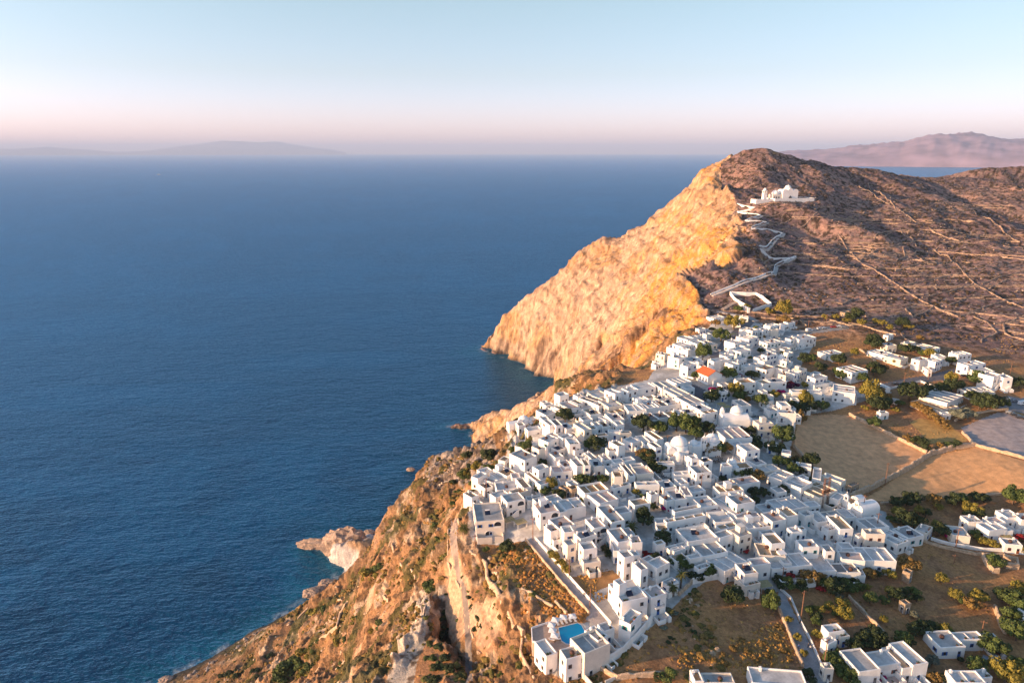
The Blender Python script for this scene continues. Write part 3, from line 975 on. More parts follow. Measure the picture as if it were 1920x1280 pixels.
def pergola_builder():
    b = MB()
    for x in (-1.9, 1.9):
        for y in (-1.5, 1.5):
            b.box(x - 0.07, x + 0.07, y - 0.07, y + 0.07, 0, 2.3, 0)
    for y in (-1.5, 1.5):
        b.box(-2.1, 2.1, y - 0.06, y + 0.06, 2.3, 2.42, 0)
    for i in range(12):
        x = -2.0 + i * 0.364
        b.box(x - 0.12, x + 0.12, -1.8, 1.8, 2.42, 2.48, 1)
    return b, [M_FR['w'], M_REED]


def stairs_builder():
    b = MB()
    n = 14
    for i in range(n):
        b.box(i * 0.28, (i + 1) * 0.28, -1.0, 0.0, 0, (i + 1) * 0.21, 0)
    b.v += [(0, -1.15, 0), (n * 0.28, -1.15, 0), (n * 0.28, -1.15, n * 0.21 + 0.8), (0, -1.15, 0.8), (0, -1.0, 0), (n * 0.28, -1.0, 0), (n * 0.28, -1.0, n * 0.21 + 0.8), (0, -1.0, 0.8)]
    k = len(b.v) - 8
    for f in ((0, 1, 2, 3), (7, 6, 5, 4), (4, 5, 1, 0), (5, 6, 2, 1), (6, 7, 3, 2), (7, 4, 0, 3)):
        b.f.append(tuple(k + i for i in f)); b.m.append(0)
    return b, [WHITE[0]]


# ------------------------------------------------------------------ unique descriptions
THINGS = []          # (object, pixel x, pixel y, phrase) -> labelled at the end
LAND = [('the clifftop chapel', 962, 795), ('the dark plaza', 1300, 738), ('the orange tiled church', 1325, 700), ('the big domed church', 1380, 775), ('the twin gable churches', 1610, 955),
        ('the bell-gable plaza church', 1315, 835), ('the large domed plaza church', 1272, 832), ('the small domed chapel', 1375, 860), ('the swimming pool', 1072, 1188),
        ('the straight hotel lane', 1065, 1090), ('the brown field', 1610, 850), ('the sunny field', 1770, 890), ('the lower street', 1490, 1180), ('the coastal stair path', 855, 1030),
        ('the walled hillside yard', 1405, 568), ('the hilltop church', 1480, 365), ('the pale car park', 1890, 755), ('the asphalt road bend', 1720, 712), ('the pale upper road', 1530, 618),
        ('the golden meadow', 1760, 808), ('the lattice mast', 1546, 930), ('the red roadside bougainvillea', 1776, 1002), ('the tall yellow-green tree', 1630, 736),
        ('the garden thicket', 1555, 1100), ('the stone hut among shrubs', 1705, 1077), ('the bottom right driveway', 1800, 1240), ('the dark cypress-green gully', 835, 1220),
        ('the long terrace row', 1560, 915), ('the palm-tree courtyard', 1280, 1090), ('the fish-tail sea rock', 630, 1030), ('the dark round tree', 1205, 970)]


def note(o, px, py, phrase, cat, group=None):
    THINGS.append((o, px, py, phrase, group))
    o['kind'] = 'thing'
    o['category'] = cat
    if group:
        o['group'] = group
    return o


ORD = ['nearest'] + [w + '-nearest' for w in 'second third fourth fifth sixth seventh eighth ninth tenth eleventh twelfth thirteenth fourteenth fifteenth sixteenth seventeenth eighteenth nineteenth twentieth'.split()]


def write_labels():
    buckets = {}
    for o, px, py, phrase, g in THINGS:
        best = min(LAND, key=lambda l: math.hypot(l[1] - px, (l[2] - py) * 1.6))
        dx, dy = px - best[1], (py - best[2]) * 1.6
        dirn = ('right of' if dx > 0 else 'left of') if abs(dx) > abs(dy) else ('in front of' if dy > 0 else 'behind')
        buckets.setdefault((phrase, dirn, best[0]), []).append((math.hypot(dx, dy), o.name, o))
    for (phrase, dirn, land), lst in buckets.items():
        lst.sort()
        for i, (_, _, o) in enumerate(lst):
            if phrase.startswith('small dark cafe'):
                o['label'] = phrase + ' on the shaded town squares'
            elif phrase.startswith('low contour'):
                o['label'] = phrase
            elif len(lst) == 1:
                o['label'] = f'{phrase} {dirn} {land}'
            else:
                o['label'] = f'{phrase}, {ORD[min(i, len(ORD) - 1)]} {dirn} {land}'


# ------------------------------------------------------------------ houses
HOUSES = """
@1200,570,8
1030,190 1110,225 1210,190 1 g
1330,165 1370,190 1595,225 1 o
825,480 870,510 990,470 1 g
580,505 720,545 800,520 2 w
925,560 1045,625 1130,600 1 w
780,550 860,610 940,580 2 w
530,595 640,650 730,610 2 w
425,650 570,690 620,660 1 w
690,690 780,720 850,690 1 w
255,740 370,770 395,745 2 w
200,855 240,880 270,865 1 w
440,790 590,830 670,800 2 w
670,830 790,880 870,830 1 g
620,920 725,950 830,900 2 w
830,860 880,890 920,865 1 w
1050,845 1120,885 1310,840 2 w
1310,870 1400,930 1450,900 2 w
1210,770 1310,800 1400,770 2 w
1370,680 1520,730 1640,690 2 w
1290,560 1430,600 1520,570 2 w
1470,495 1640,540 1750,500 2 w
1510,385 1690,420 1760,390 2 g
@1400,570,8
280,315 360,345 445,310 2 w
350,385 380,400 470,390 2 w
160,400 250,410 345,390 2 w
10,395 90,420 160,400 2 w
230,550 320,600 440,550 2 w
590,520 670,540 750,515 2 w
700,490 800,540 960,490 2 w
500,630 640,665 710,620 1 w
125,800 200,830 260,800 1.5 w
240,760 310,790 400,745 2 w
1105,715 1200,765 1365,720 1 w
440,870 600,880 745,860 2 b
165,960 300,1000 400,950 2 b
400,940 540,990 600,960 2 b
470,1060 590,1080 650,1060 2 w
600,1020 720,1060 780,1030 2 w
700,990 820,1020 900,990 2 w
930,1090 1040,1130 1200,1095 2 g
905,1175 1030,1230 1260,1180 1 w
1390,965 1590,1040 1785,995 2 p
1415,125 1480,140 1540,120 1 s
570,280 620,300 700,280 1 w
@930,710,8
640,480 760,560 905,510 1 g
945,385 1120,465 1260,430 1 p
1120,340 1230,390 1310,370 1 b
1160,255 1230,280 1310,260 1.5 w
1280,300 1470,375 1590,320 1 d
1415,390 1550,430 1665,410 1 w
1405,220 1530,300 1690,260 1 w
1635,200 1790,250 1880,225 2 w
1590,350 1700,440 1880,400 1.5 w
1790,370 1880,410 1960,400 1 o
1310,470 1420,555 1570,530 1.5 b
1130,530 1150,545 1340,510 1 d
865,440 1020,500 1110,480 1 b
1550,585 1680,650 1740,630 1 w
1650,545 1750,640 1920,620 1.5 p
1680,500 1760,540 1915,490 1 o
680,640 810,715 890,705 2 g
800,635 905,720 1000,710 2 d
400,745 490,795 690,790 1 w
975,690 1060,770 1160,750 1.5 w
1110,710 1170,770 1235,765 1 w
1215,675 1330,790 1420,760 2 w
1415,680 1510,740 1600,730 1 g
1490,670 1610,750 1720,740 1 b
1065,910 1110,1000 1255,980 2 w
1470,840 1530,880 1690,870 1 b
1690,790 1700,820 1865,815 1 w
1645,1050 1700,1095 1840,1080 1.5 d
1720,965 1840,1040 1930,1010 2 b
620,920 790,965 965,920 2 w
500,1050 650,1090 750,1070 2 w
820,1045 930,1090 1050,1060 1 d
765,1120 895,1200 1020,1180 1 g
1110,1050 1190,1100 1310,1070 1 w
@1130,700,8
270,240 390,280 540,260 2 w
420,190 540,250 800,220 2 w
760,150 900,240 1110,215 2 g
900,240 1120,350 1310,320 2 w
1120,360 1310,470 1510,430 2 g
1310,480 1480,570 1630,540 2 w
1450,560 1560,620 1700,570 2 o
440,375 560,420 640,400 1 w
395,470 400,580 620,545 1.5 w
530,430 620,545 850,490 1.5 w
750,435 850,510 1000,490 1.5 d
850,400 1000,485 1170,460 1.5 w
760,380 850,415 1000,390 1.5 w
500,640 620,740 720,720 1.5 g
600,620 720,720 850,690 1.5 d
750,610 850,690 1010,660 1.5 d
920,590 1010,660 1140,640 1.5 o
1050,570 1140,640 1270,620 1.5 w
1160,560 1260,625 1410,610 1.5 w
670,890 820,1010 905,990 1.5 o
540,950 640,1080 740,1060 1 w
700,1050 800,1130 880,1110 2 d
240,880 270,910 430,905 1 d
345,980 450,1060 530,1010 1 w
1010,90 1130,170 1290,120 1 w
1540,280 1570,310 1655,290 1 w
@1330,690,8
385,195 490,250 690,230 2 o
705,200 810,250 920,230 2 b
870,180 940,225 1140,205 2 g
380,500 490,590 610,570 1 g
660,800 755,860 960,850 2 w
940,870 970,925 1100,910 1 w
965,510 1090,580 1230,590 2 w
1035,650 1050,690 1290,700 3 w
870,550 900,575 960,560 1 w
1200,330 1260,370 1690,400 2 w
1100,390 1150,420 1250,410 1.5 w
110,920 270,1080 620,1050 1.5 p
420,1165 570,1260 760,1240 2 w
@860,850,8
610,100 700,130 760,70 1 b
760,30 1000,120 1185,60 2 g
1110,230 1210,280 1360,235 2 w
1030,310 1190,450 1250,430 1 b
500,265 730,355 880,310 1 o
470,320 600,410 740,370 1 w
300,480 400,545 515,510 1 b
385,420 520,470 590,430 1 p
520,460 590,580 970,580 1 w
760,410 980,550 1095,545 1 b
90,610 200,680 290,640 1 b
610,650 740,750 1000,720 2 g a
700,600 850,650 1080,620 1 o
190,790 280,1040 670,1030 2 g a
1105,780 1240,920 1505,890 2 p a
1420,760 1520,920 1610,880 1.5 w
1500,730 1620,860 1900,810 1.5 w
1380,1010 1530,1150 1740,1080 2 p
1270,1110 1390,1190 1530,1160 2 p
1370,210 1440,300 1700,290 1 p
1490,140 1600,220 1730,190 1 p
1520,510 1600,560 1640,540 1 s
1640,530 1700,570 1800,540 1 s
1010,660 1040,720 1250,700 1 g
@1060,830,8
105,260 180,370 280,350 2 p
260,260 290,360 370,350 2 b
340,270 440,370 590,360 1.5 w
310,160 400,260 480,240 1 g
150,210 200,250 330,240 1 g
520,200 590,280 690,260 1 p
690,270 760,320 1050,280 1 w
600,370 660,470 850,440 1 w
710,460 740,540 860,535 2 o a
690,680 740,700 1020,680 1 w
850,340 970,520 1040,510 1.5 d
1000,400 1090,500 1320,480 1.5 p
1050,600 1080,650 1400,640 1.5 w
1380,300 1400,330 1630,320 1 g
180,680 310,790 650,740 1.5 o
330,800 530,930 800,870 1.5 p
480,990 700,1210 890,1180 2 g
300,1150 400,1240 580,1240 1 p
940,880 1050,960 1280,940 2 b
1225,770 1290,820 1390,800 1.5 b
1400,820 1530,890 1650,870 1.5 g
1560,730 1650,870 1800,830 1.5 p
1750,690 1800,820 1900,810 1.5 p
1380,590 1480,700 1660,670 1 w
1300,460 1370,590 1450,570 1 d
1650,560 1740,640 1850,620 1 w
@1260,840,8
220,145 300,190 400,180 2 g
390,170 480,230 600,200 2 b
260,290 380,395 590,375 2 g
10,370 60,420 320,400 1 w
920,240 980,320 1170,280 1.5 o
1080,290 1130,350 1260,340 1 w
1110,190 1270,270 1420,240 1 g
1280,290 1400,370 1620,330 1 w
880,480 1000,570 1310,520 1.5 p
620,590 730,680 1080,660 1.5 o
640,540 760,600 1020,580 1.5 p
650,730 960,1020 1100,900 1.5 w
830,740 990,860 1240,820 2.5 g
930,990 990,1060 1310,1030 1.5 p
320,760 460,900 680,860 1.5 w
450,890 530,980 770,960 1 p
530,1000 660,1130 930,1120 1 w
10,950 60,990 430,930 1.5 b
-110,1090 -50,1130 540,1090 1.5 b
650,1180 740,1240 1010,1200 1 b
1010,1100 1160,1230 1500,1190 1 w
1355,1000 1520,1120 1710,1080 2 p
1600,920 1740,1040 1880,1010 2 b
1250,870 1380,980 1590,950 1 w
1460,800 1660,960 2020,880 1 w
@1440,860,8
30,250 210,340 330,230 1.5 w
210,340 500,470 640,380 1.5 w
500,470 790,600 1030,490 1.5 b
700,165 665,315 785,335 1 w
830,270 1100,370 1170,330 1.5 w
1190,400 1260,430 1365,390 1 s
590,370 700,430 830,370 1 w
880,440 940,560 1100,520 1 w
930,590 1060,630 1180,570 1.5 w
1350,930 1520,1080 1780,1030 1 g
1000,780 1160,900 1330,890 1 w
760,820 880,950 1130,880 1 g
640,810 740,980 880,940 1 w
440,830 560,890 700,870 1.5 g
905,880 1090,1070 1270,1060 2 b
840,1010 920,1090 1060,1000 1.5 w
280,1050 370,1120 520,1110 2 w
430,1040 500,1080 560,1080 1.5 o
1430,1080 1480,1155 1735,1150 2 g
1325,1150 1370,1190 1440,1150 1.5 w
@1560,690,8
-10,375 350,390 455,310 2 w
600,220 790,310 870,300 2.5 w
760,400 850,410 940,385 1.5 w
1250,510 1610,650 1850,580 1 o
1340,430 1740,530 2000,440 1.5 g
1620,670 1680,700 1780,690 1 w
680,660 740,690 850,680 1 g
@1560,580,5.333
520,260 565,270 610,255 1 w
480,345 560,370 655,370 1.5 w
380,405 540,470 570,440 1 w
545,465 690,510 725,480 1.5 w
690,345 760,360 845,345 1 w
830,370 1000,410 1080,390 1 b
1020,450 1060,480 1115,470 1.5 w
805,505 880,525 960,505 2 w
950,510 1040,530 1110,510 2 g
800,570 960,620 1030,630 1 w
1195,430 1270,465 1345,440 2 w
1265,540 1370,570 1540,550 2 w
1370,590 1440,630 1600,620 1.5 w
1475,655 1620,690 1700,670 2.5 p
1660,655 1720,690 1795,685 2.5 g
1290,790 1360,830 1550,800 1 g
1370,830 1460,860 1635,840 1 g
@980,960,8
430,400 470,450 590,420 1 b
580,250 630,340 770,320 2 w
770,340 880,420 1120,365 2 g
590,450 680,520 810,500 2 w
820,500 920,600 1120,590 2 g
900,700 930,790 1150,745 1 w
940,130 1080,260 1250,230 2 p a
1270,290 1440,470 1640,440 2 g
1580,380 1640,480 1790,470 2 p
1300,450 1370,600 1450,600 1.5 w
1410,630 1530,720 1680,700 2.5 g
1600,600 1650,680 1740,640 2 w
1620,800 1780,910 1890,890 2.5 g
@860,1000,4.571
1285,455 1410,600 1620,570 2 w
1335,415 1380,455 1435,430 2.9 w
1600,480 1660,560 1760,510 2 p
1200,790 1250,850 1330,820 1.5 w
1100,840 1200,930 1270,880 2 w
985,920 1090,1050 1280,960 2.5 g
875,1010 930,1090 1085,1050 2.5 g
670,945 755,1065 840,1030 2 w
1385,750 1480,790 1575,700 2 w
@1180,960,8
200,770 420,860 650,820 2.5 w
700,300 900,480 1330,430 1.5 w
900,490 1120,680 1480,620 1.5 g
1120,680 1450,900 1730,740 1.5 w
345,460 420,510 550,490 1.5 b
560,530 620,590 880,510 1 w
640,590 680,610 870,590 1 w
870,670 920,720 1090,680 1.5 w
980,840 1050,880 1240,850 1 w
390,120 410,200 590,170 1 w
400,210 440,290 590,280 1 b
1505,290 1660,390 1840,340 2 g
1595,800 1740,950 1930,930 2 g
1600,1000 1750,1130 1960,1080 1 w
@1380,980,8
425,200 540,350 715,320 2 b
340,330 370,500 710,490 1.5 b
370,530 570,705 1160,690 1 w
640,520 720,630 830,620 1.5 w
910,280 1010,390 1240,380 2 w
1260,350 1350,450 1480,450 2 g
1020,520 1220,740 1500,740 1 w
1420,630 1530,765 1860,760 1 d
1560,300 1600,400 1740,370 1 w
330,140 420,200 620,190 1 g
@1560,940,8
340,710 480,900 940,905 1.5 w
120,760 160,880 470,890 1.5 p
780,560 990,680 1130,620 1 w
800,480 1070,610 1140,560 1.3 w
960,420 1160,570 1330,500 1 g
1260,430 1430,490 1510,400 1 w
1110,1090 1170,1110 1235,1080 1 s
@1560,800,5.333
1160,1000 1210,1090 1370,1100 1 w
1280,900 1370,960 1510,965 1.5 w
1460,980 1580,1050 1750,1030 1.5 w
1510,920 1600,975 1740,970 1.5 p
1560,1040 1590,1060 1810,1055 1 w
1650,850 1760,920 1885,910 1.5 w
1850,880 1900,950 2050,930 1.5 p
1695,1120 1740,1180 1890,1185 1 g
@1240,1000,4.571
780,1160 800,1290 1220,1290 1 w
240,1195 290,1290 360,1290 1 o
350,1210 380,1290 620,1290 1 g
1375,800 1440,860 1570,850 1.5 w
1510,870 1540,900 1610,885 1 w
1380,950 1430,970 1590,965 1 w
1385,1160 1400,1180 1475,1180 1 w
@1560,1000,4.571
75,1030 240,1200 415,1180 1.5 g
270,1040 390,1150 590,1130 1.3 w
470,990 610,1170 700,1140 1.5 b
520,960 700,1140 810,1110 1.8 w
805,860 940,990 1140,980 1 g
1030,860 1090,925 1290,900 1 w
1270,880 1300,910 1420,910 1 w
1010,1185 1070,1290 1280,1260 1.5 w
1220,1185 1290,1250 1370,1240 1 w
590,590 630,620 670,610 1 s
1610,640 1640,680 1700,660 1 w
"""


def footprint(L, N, R, h, zabs=None):
    """Corner N, unit axes and lengths of a rectangular block whose roof corners are seen at L, N, R."""
    if zabs is None:
        gxp, gyp, g = hit(N[0], N[1], lift=h)
        zr = g + h
    else:
        zr = zabs
    n_ = Vector(P(N[0], N[1], zr))
    l_ = Vector(P(L[0], L[1], zr))
    r_ = Vector(P(R[0], R[1], zr))
    u, v = l_ - n_, r_ - n_
    u.z = v.z = 0
    lu, lv = u.length, v.length
    au, av = math.atan2(u.y, u.x), math.atan2(v.y, v.x)
    ang = (au - av) % (2 * math.pi)
    corr = (math.pi / 2 - ang) / 2
    av2 = av - corr
    cross = abs(math.sin(ang))
    lu = min(max(lu * max(cross, 0.55), 2.2), 34)
    lv = min(max(lv * max(cross, 0.55) if cross < 0.7 else lv, 2.2), 40)
    return n_, av2, lv, lu, zr


def corners(n_, a, w, d):
    ca, sa = math.cos(a), math.sin(a)
    return [(n_.x + x * ca - y * sa, n_.y + x * sa + y * ca) for x, y in ((0, 0), (w, 0), (w, d), (0, d), (w / 2, d / 2))]


BOXES = []


def shell(root, w, d, base, h, mt, par=0.45, th=0.28, name='wall'):
    b = MB()
    c = 0.07
    z0, z1 = base, h + par
    o = [(0, 0), (w, 0), (w, d), (0, d)]
    oc = [(c, c), (w - c, c), (w - c, d - c), (c, d - c)]
    i_ = [(th, th), (w - th, th), (w - th, d - th), (th, d - th)]
    b.v = [(x, y, z0) for x, y in o] + [(x, y, z1 - c) for x, y in o] + [(x, y, z1) for x, y in oc] + [(x, y, z1) for x, y in i_] + [(x, y, h - 0.05) for x, y in i_]
    for k in range(4):
        j = (k + 1) % 4
        b.f += [(k, j, 4 + j, 4 + k), (4 + k, 4 + j, 8 + j, 8 + k), (8 + k, 8 + j, 12 + j, 12 + k), (12 + k, 12 + j, 16 + j, 16 + k)]
        b.m += [0] * 4
    return b.build(name, [mt], root)


def roof_slab(root, w, d, h, tone, th=0.27):
    b = MB()
    b.box(th, w - th, th, d - th, h - 0.25, h)
    return b.build('roof', [ROOFM[tone]], root)


HN = 0
STORE = {}
for block in HOUSES.strip().split('@'):
    if not block.strip():
        continue
    lines = block.strip().split('\n')
    ox, oy, scl = map(float, lines[0].split(','))
    for ln in lines[1:]:
        tk = ln.split()
        if len(tk) < 5:
            continue
        pts_ = [tuple(float(q) for q in t.split(',')) for t in tk[:3]]
        L, N, R = [(ox + x / scl, oy + y / scl) for x, y in pts_]
        s = float(tk[3])
        tone = tk[4]
        arch = 'a' in tk[5:]
        h = {1: 3.3, 1.3: 3.8, 1.5: 4.3, 1.8: 5.4, 2: 6.3, 2.5: 7.6, 2.9: 9.6, 3: 8.6}.get(s, 3.3)
        rnd = random.Random(HN * 7 + 3)
        HN += 1
        n_, a, w, d, zr = footprint(L, N, R, h)
        ca_, sa_ = math.cos(a), math.sin(a)
        gw, gd = 0.05 * w, 0.10 * d
        n_ = Vector((n_.x - gw * ca_ , n_.y - gw * sa_, n_.z))
        w, d = w + 2 * gw, d + gd
        cs = corners(n_, a, w, d)
        gmin = min(float(gz(x, y)) for x, y in cs)
        dist = math.hypot(n_.x, n_.y)
        # raise the roof 2 cm steps apart so that touching blocks never share a plane
        zr += (HN % 9) * 0.013
        root = empty('house' if tone != 's' else 'stone_hut', (n_.x, n_.y, zr - h), a)
        stone = tone == 's'
        wm = M_STONE if stone else (WHITE[2] if tone in 'o' and rnd.random() < 0.5 or rnd.random() < 0.12 else WHITE[0 if rnd.random() < 0.7 else 1])
        base = gmin - (zr - h) - 1.2
        shell(root, w, d, base, h, wm, par=0.5 if rnd.random() < 0.8 else 0.9)
        roof_slab(root, w, d, h, tone)
        if not stone and w > 8 and rnd.random() < 0.7:
            b = MB()
            for k in range(1, int(w / 5) + 1):
                x = k * w / (int(w / 5) + 1)
                b.box(x - 0.13, x + 0.13, 0.3, d - 0.3, h + 0.001, h + 0.16 + 0.2 * rnd.random())
            b.build('roof_kerb', [wm], root)
        # openings
        cw = rnd.choice('kkkkbbtbo') if not stone else 'k'
        wk = rnd.random() < 0.45
        storeys = 1 if h < 5 else 2
        fh = h / storeys
        nwin = 0
        wb = shut_builder if (wk and cw != 'k') else win_builder
        for (face, ln_) in (('f', w), ('l', d)):
            if ln_ < 2.4:
                continue
            nc = max(1, int(ln_ / 2.9))
            if stone:
                nc = 1
            for st_ in range(storeys):
                zf = st_ * fh
                dcol = rnd.randrange(nc) if (st_ == 0 or rnd.random() < 0.4) and (face == 'f' or rnd.random() < 0.4) else -1
                for k in range(nc):
                    t = (k + 0.5 + rnd.uniform(-0.12, 0.12)) * ln_ / nc
                    if face == 'f':
                        loc, rz = (t, 0.0, 0), 0.0
                    else:
                        loc, rz = (0.0, t, 0), -math.pi / 2
                    if k == dcol:
                        shared('door' + cw, 'door', door_builder(cw), root, (loc[0], loc[1], zf + 0.05), rz)
                        if st_ == 1 and ln_ > 3.6 and rnd.random() < 0.7:
                            shared('balcony', 'balcony', balcony_builder, root, (loc[0], loc[1], zf), rz)
                        nwin += 1
                    elif rnd.random() < (0.62 if face == 'f' else 0.42):
                        if arch and st_ == 1 and face == 'f' and k == nc - 1:
                            continue
                        shared(('shut' if wb is shut_builder else 'win') + cw, 'window', wb(cw), root, (loc[0], loc[1], zf + 1.05), rz)
                        nwin += 1
        if arch and w > 4:
            shared('arch', 'archway', arch_builder, root, (w * 0.76, -0.0, (storeys - 1) * fh + 0.5), 0)
            if storeys == 2:
                shared('arch', 'archway', arch_builder, root, (w * 0.45, -0.0, 0.1), 0)
        # things fixed on the roof
        if not stone:
            q = rnd.random()
            if q < 0.42:
                shared('chimney', 'chimney', chimney_builder, root, (rnd.uniform(0.6, w - 0.6), d - 0.9, h), 0)
            if rnd.random() < 0.2 and min(w, d) > 4:
                shared('solar', 'solar_heater', solar_builder, root, (w * rnd.uniform(0.35, 0.65), d * rnd.uniform(0.35, 0.65), h), rnd.choice((0, -a)))
            if rnd.random() < 0.28 and min(w, d) > 3.6:
                shared('tank', 'water_tank', tank_builder, root, (w * rnd.uniform(0.3, 0.7), d * rnd.uniform(0.3, 0.7), h), 0)
            if rnd.random() < 0.45:
                for _ in range(rnd.randrange(1, 5)):
                    shared('pot', 'plant_pot', pot_builder, root, (rnd.uniform(0.6, w - 0.6), 0.6, h), 0)
            if rnd.random() < 0.12 and min(w, d) > 5.2 and dist < 420:
                # small stair room on the roof
                b = MB()
                bx, by = rnd.uniform(0.4, w - 3.2), d - 3.0
                b.box(bx, bx + 2.4, by, by + 2.4, h + 0.003, h + 2.3)
                b.box(bx - 0.08, bx + 2.48, by - 0.08, by + 2.48, h + 2.3, h + 2.45)
                b.build('stair_room', [wm], root)
            if storeys == 2 and d > 5.5 and rnd.random() < 0.25:
                shared('stairs', 'outside_stairs', stairs_builder, root, (0.5, -0.01, 0), 0)
        # walled yard in front
        if not stone and rnd.random() < 0.62 and w > 3.5 and dist < 560:
            yl, yx0, yx1 = rnd.uniform(2.6, 5.0), rnd.uniform(0, 0.25) * w, w * rnd.uniform(0.75, 1.0)
            yh = rnd.choice((0.9, 1.3, 1.8))
            yb = -1.6
            ox_, oy_ = n_.x + (yx0 + yx1) / 2 * ca_ + yl * sa_, n_.y + (yx0 + yx1) / 2 * sa_ - yl * ca_
            if not any(inpoly(np.array([ox_]), np.array([oy_]), REGXY[k])[0] for k in ('street_a', 'street_b', 'street_c', 'plaza', 'field_a')) and float(gz(ox_, oy_)) > zr - h - 2.5:
                b = MB()
                b.box(yx0, yx0 + 0.25, -yl, -0.01, yb, yh)
                b.box(yx1 - 0.25, yx1, -yl, -0.01, yb, yh + 0.02)
                gp = yx0 + (yx1 - yx0) * rnd.uniform(0.3, 0.6)
                b.box(yx0 + 0.25, gp, -yl, -yl + 0.25, yb, yh + 0.01)
                b.box(gp + 1.0, yx1 - 0.25, -yl, -yl + 0.25, yb, yh + 0.01)
                b.build('yard_wall', [wm], root)
                b = MB()
                b.box(yx0 + 0.25, yx1 - 0.25, -yl + 0.25, -0.02, -0.5, 0.03)
                b.build('yard_floor', [ROOFM[rnd.choice('wwgp')]], root)
                for _ in range(rnd.randrange(0, 4)):
                    shared('pot', 'plant_pot', pot_builder, root, (rnd.uniform(yx0 + 0.6, yx1 - 0.6), -rnd.uniform(0.6, yl - 0.6), 0.03), 0)
        cx = cs[4]
        BOXES.append((cs[:4], zr - h, h))
        size = 'small' if w * d < 30 else ('large' if w * d > 95 else ('long' if max(w, d) > 2.3 * min(w, d) else 'mid-sized'))
        stn = {1: 'one-storey', 2: 'two-storey'}[storeys]
        rn = {'w': 'pale', 'g': 'grey', 'b': 'earth-brown', 'd': 'dark', 'o': 'ochre', 'p': 'rose-tinted', 's': 'bare'}[tone]
        if stone:
            note(root, N[0], N[1], 'rough brown stone hut', 'hut', 'stone huts')
        else:
            note(root, N[0], N[1], f'{size} white {stn} house with {rn} roof', 'house', 'white cube houses of the town')

# small annexes squeezed into the gaps of the old town, aligned with their neighbours
from math import hypot
TNX = [p[0] for p in TOWN]; TNY = [p[1] for p in TOWN]
rnd = random.Random(77)
HB = [(sum(c[0] for c in cs_) / 4, sum(c[1] for c in cs_) / 4, math.atan2(cs_[1][1] - cs_[0][1], cs_[1][0] - cs_[0][0]), cs_) for cs_, _, _ in BOXES]
SPEC = [hit(*p)[:2] + (r_,) for p, r_ in (((962, 800), 14), ((872, 1002), 16), ((862, 968), 14), ((848, 985), 12), ((948, 992), 13), ((1012, 1000), 9), ((1075, 1060), 14), ((1110, 1120), 12), ((1325, 700), 15), ((1380, 780), 15), ((1272, 838), 13), ((1320, 838), 14), ((1375, 868), 9), ((1610, 960), 14), ((1075, 1190), 22), ((1545, 945), 5), ((1300, 800), 16), ((1206, 808), 8), ((1467, 830), 10), ((1285, 851), 8), ((1060, 790), 9), ((1115, 843), 9))]


def seg_free(cx, cy, r):
    for hx, hy, ha, cs_ in HB:
        if abs(hx - cx) > 26 or abs(hy - cy) > 26:
            continue
        for k in range(4):
            ax, ay = cs_[k]; bx, by = cs_[(k + 1) % 4]
            t = max(0, min(1, ((cx - ax) * (bx - ax) + (cy - ay) * (by - ay)) / ((bx - ax) ** 2 + (by - ay) ** 2 + 1e-9)))
            if hypot(ax + t * (bx - ax) - cx, ay + t * (by - ay) - cy) < r:
                return False
        if inpoly(np.array([cx]), np.array([cy]), cs_)[0]:
            return False
    return True


made = 0
for _ in range(9000):
    if made >= 85:
        break
    cx, cy = rnd.uniform(min(TNX), max(TNX)), rnd.uniform(min(TNY), max(TNY))
    one = (np.array([cx]), np.array([cy]))
    if not inpoly(*one, TOWN)[0] or any(inpoly(*one, REGXY[k])[0] for k in REGXY):
        continue
    if any(hypot(cx - sx_, cy - sy_) < r_ for sx_, sy_, r_ in SPEC):
        continue
    near = min(HB, key=lambda h_: hypot(h_[0] - cx, h_[1] - cy))
    if hypot(near[0] - cx, near[1] - cy) > 14:
        continue
    w, d = rnd.uniform(3.4, 6.5), rnd.uniform(3.2, 5.2)
    if not seg_free(cx, cy, min(w, d) * 0.5):
        continue
    made += 1
    a = near[2]
    ca_, sa_ = math.cos(a), math.sin(a)
    x0, y0 = cx - w / 2 * ca_ + d / 2 * sa_, cy - w / 2 * sa_ - d / 2 * ca_
    n_ = Vector((x0, y0, 0))
    cs = corners(n_, a, w, d)
    g = float(gz(cx, cy)); gm = min(float(gz(*c)) for c in cs)
    h = rnd.choice((2.7, 3.1, 3.4, 4.4)) + made * 0.011
    root = empty('house', (x0, y0, g), a)
    wm = WHITE[rnd.choice((0, 0, 1))]
    tone = rnd.choice('wwgbpg')
    shell(root, w, d, gm - g - 1.2, h, wm, par=rnd.choice((0.35, 0.5, 0.8)))
    roof_slab(root, w, d, h, tone)
    cw = rnd.choice('kkkbt')
    shared('door' + cw, 'door', door_builder(cw), root, (w * rnd.uniform(0.25, 0.4), 0, 0.05), 0)
    if w > 4:
        shared('win' + cw, 'window', win_builder(cw), root, (w * 0.72, 0, 1.05), 0)
    if rnd.random() < 0.6:
        shared('win' + cw, 'window', win_builder(cw), root, (0, d * 0.5, 1.05), -math.pi / 2)
    if rnd.random() < 0.3:
        shared('pot', 'plant_pot', pot_builder, root, (w * 0.5, 0.7, h), 0)
    dep = CP * cy + SP * (CZ - g)
    HB.append((cx, cy, a, cs[:4]))
    note(root, 960 + F * cx / dep, 640 - F * ((-SP) * cy + CP * (g - CZ)) / dep * -1 if False else 640 - F * (SP * cy + CP * (g - CZ)) / dep, 'little white box annex with ' + {'w': 'pale', 'g': 'grey', 'b': 'earth-brown', 'p': 'rose-tinted'}[tone] + ' roof', 'house', 'white cube houses of the town')
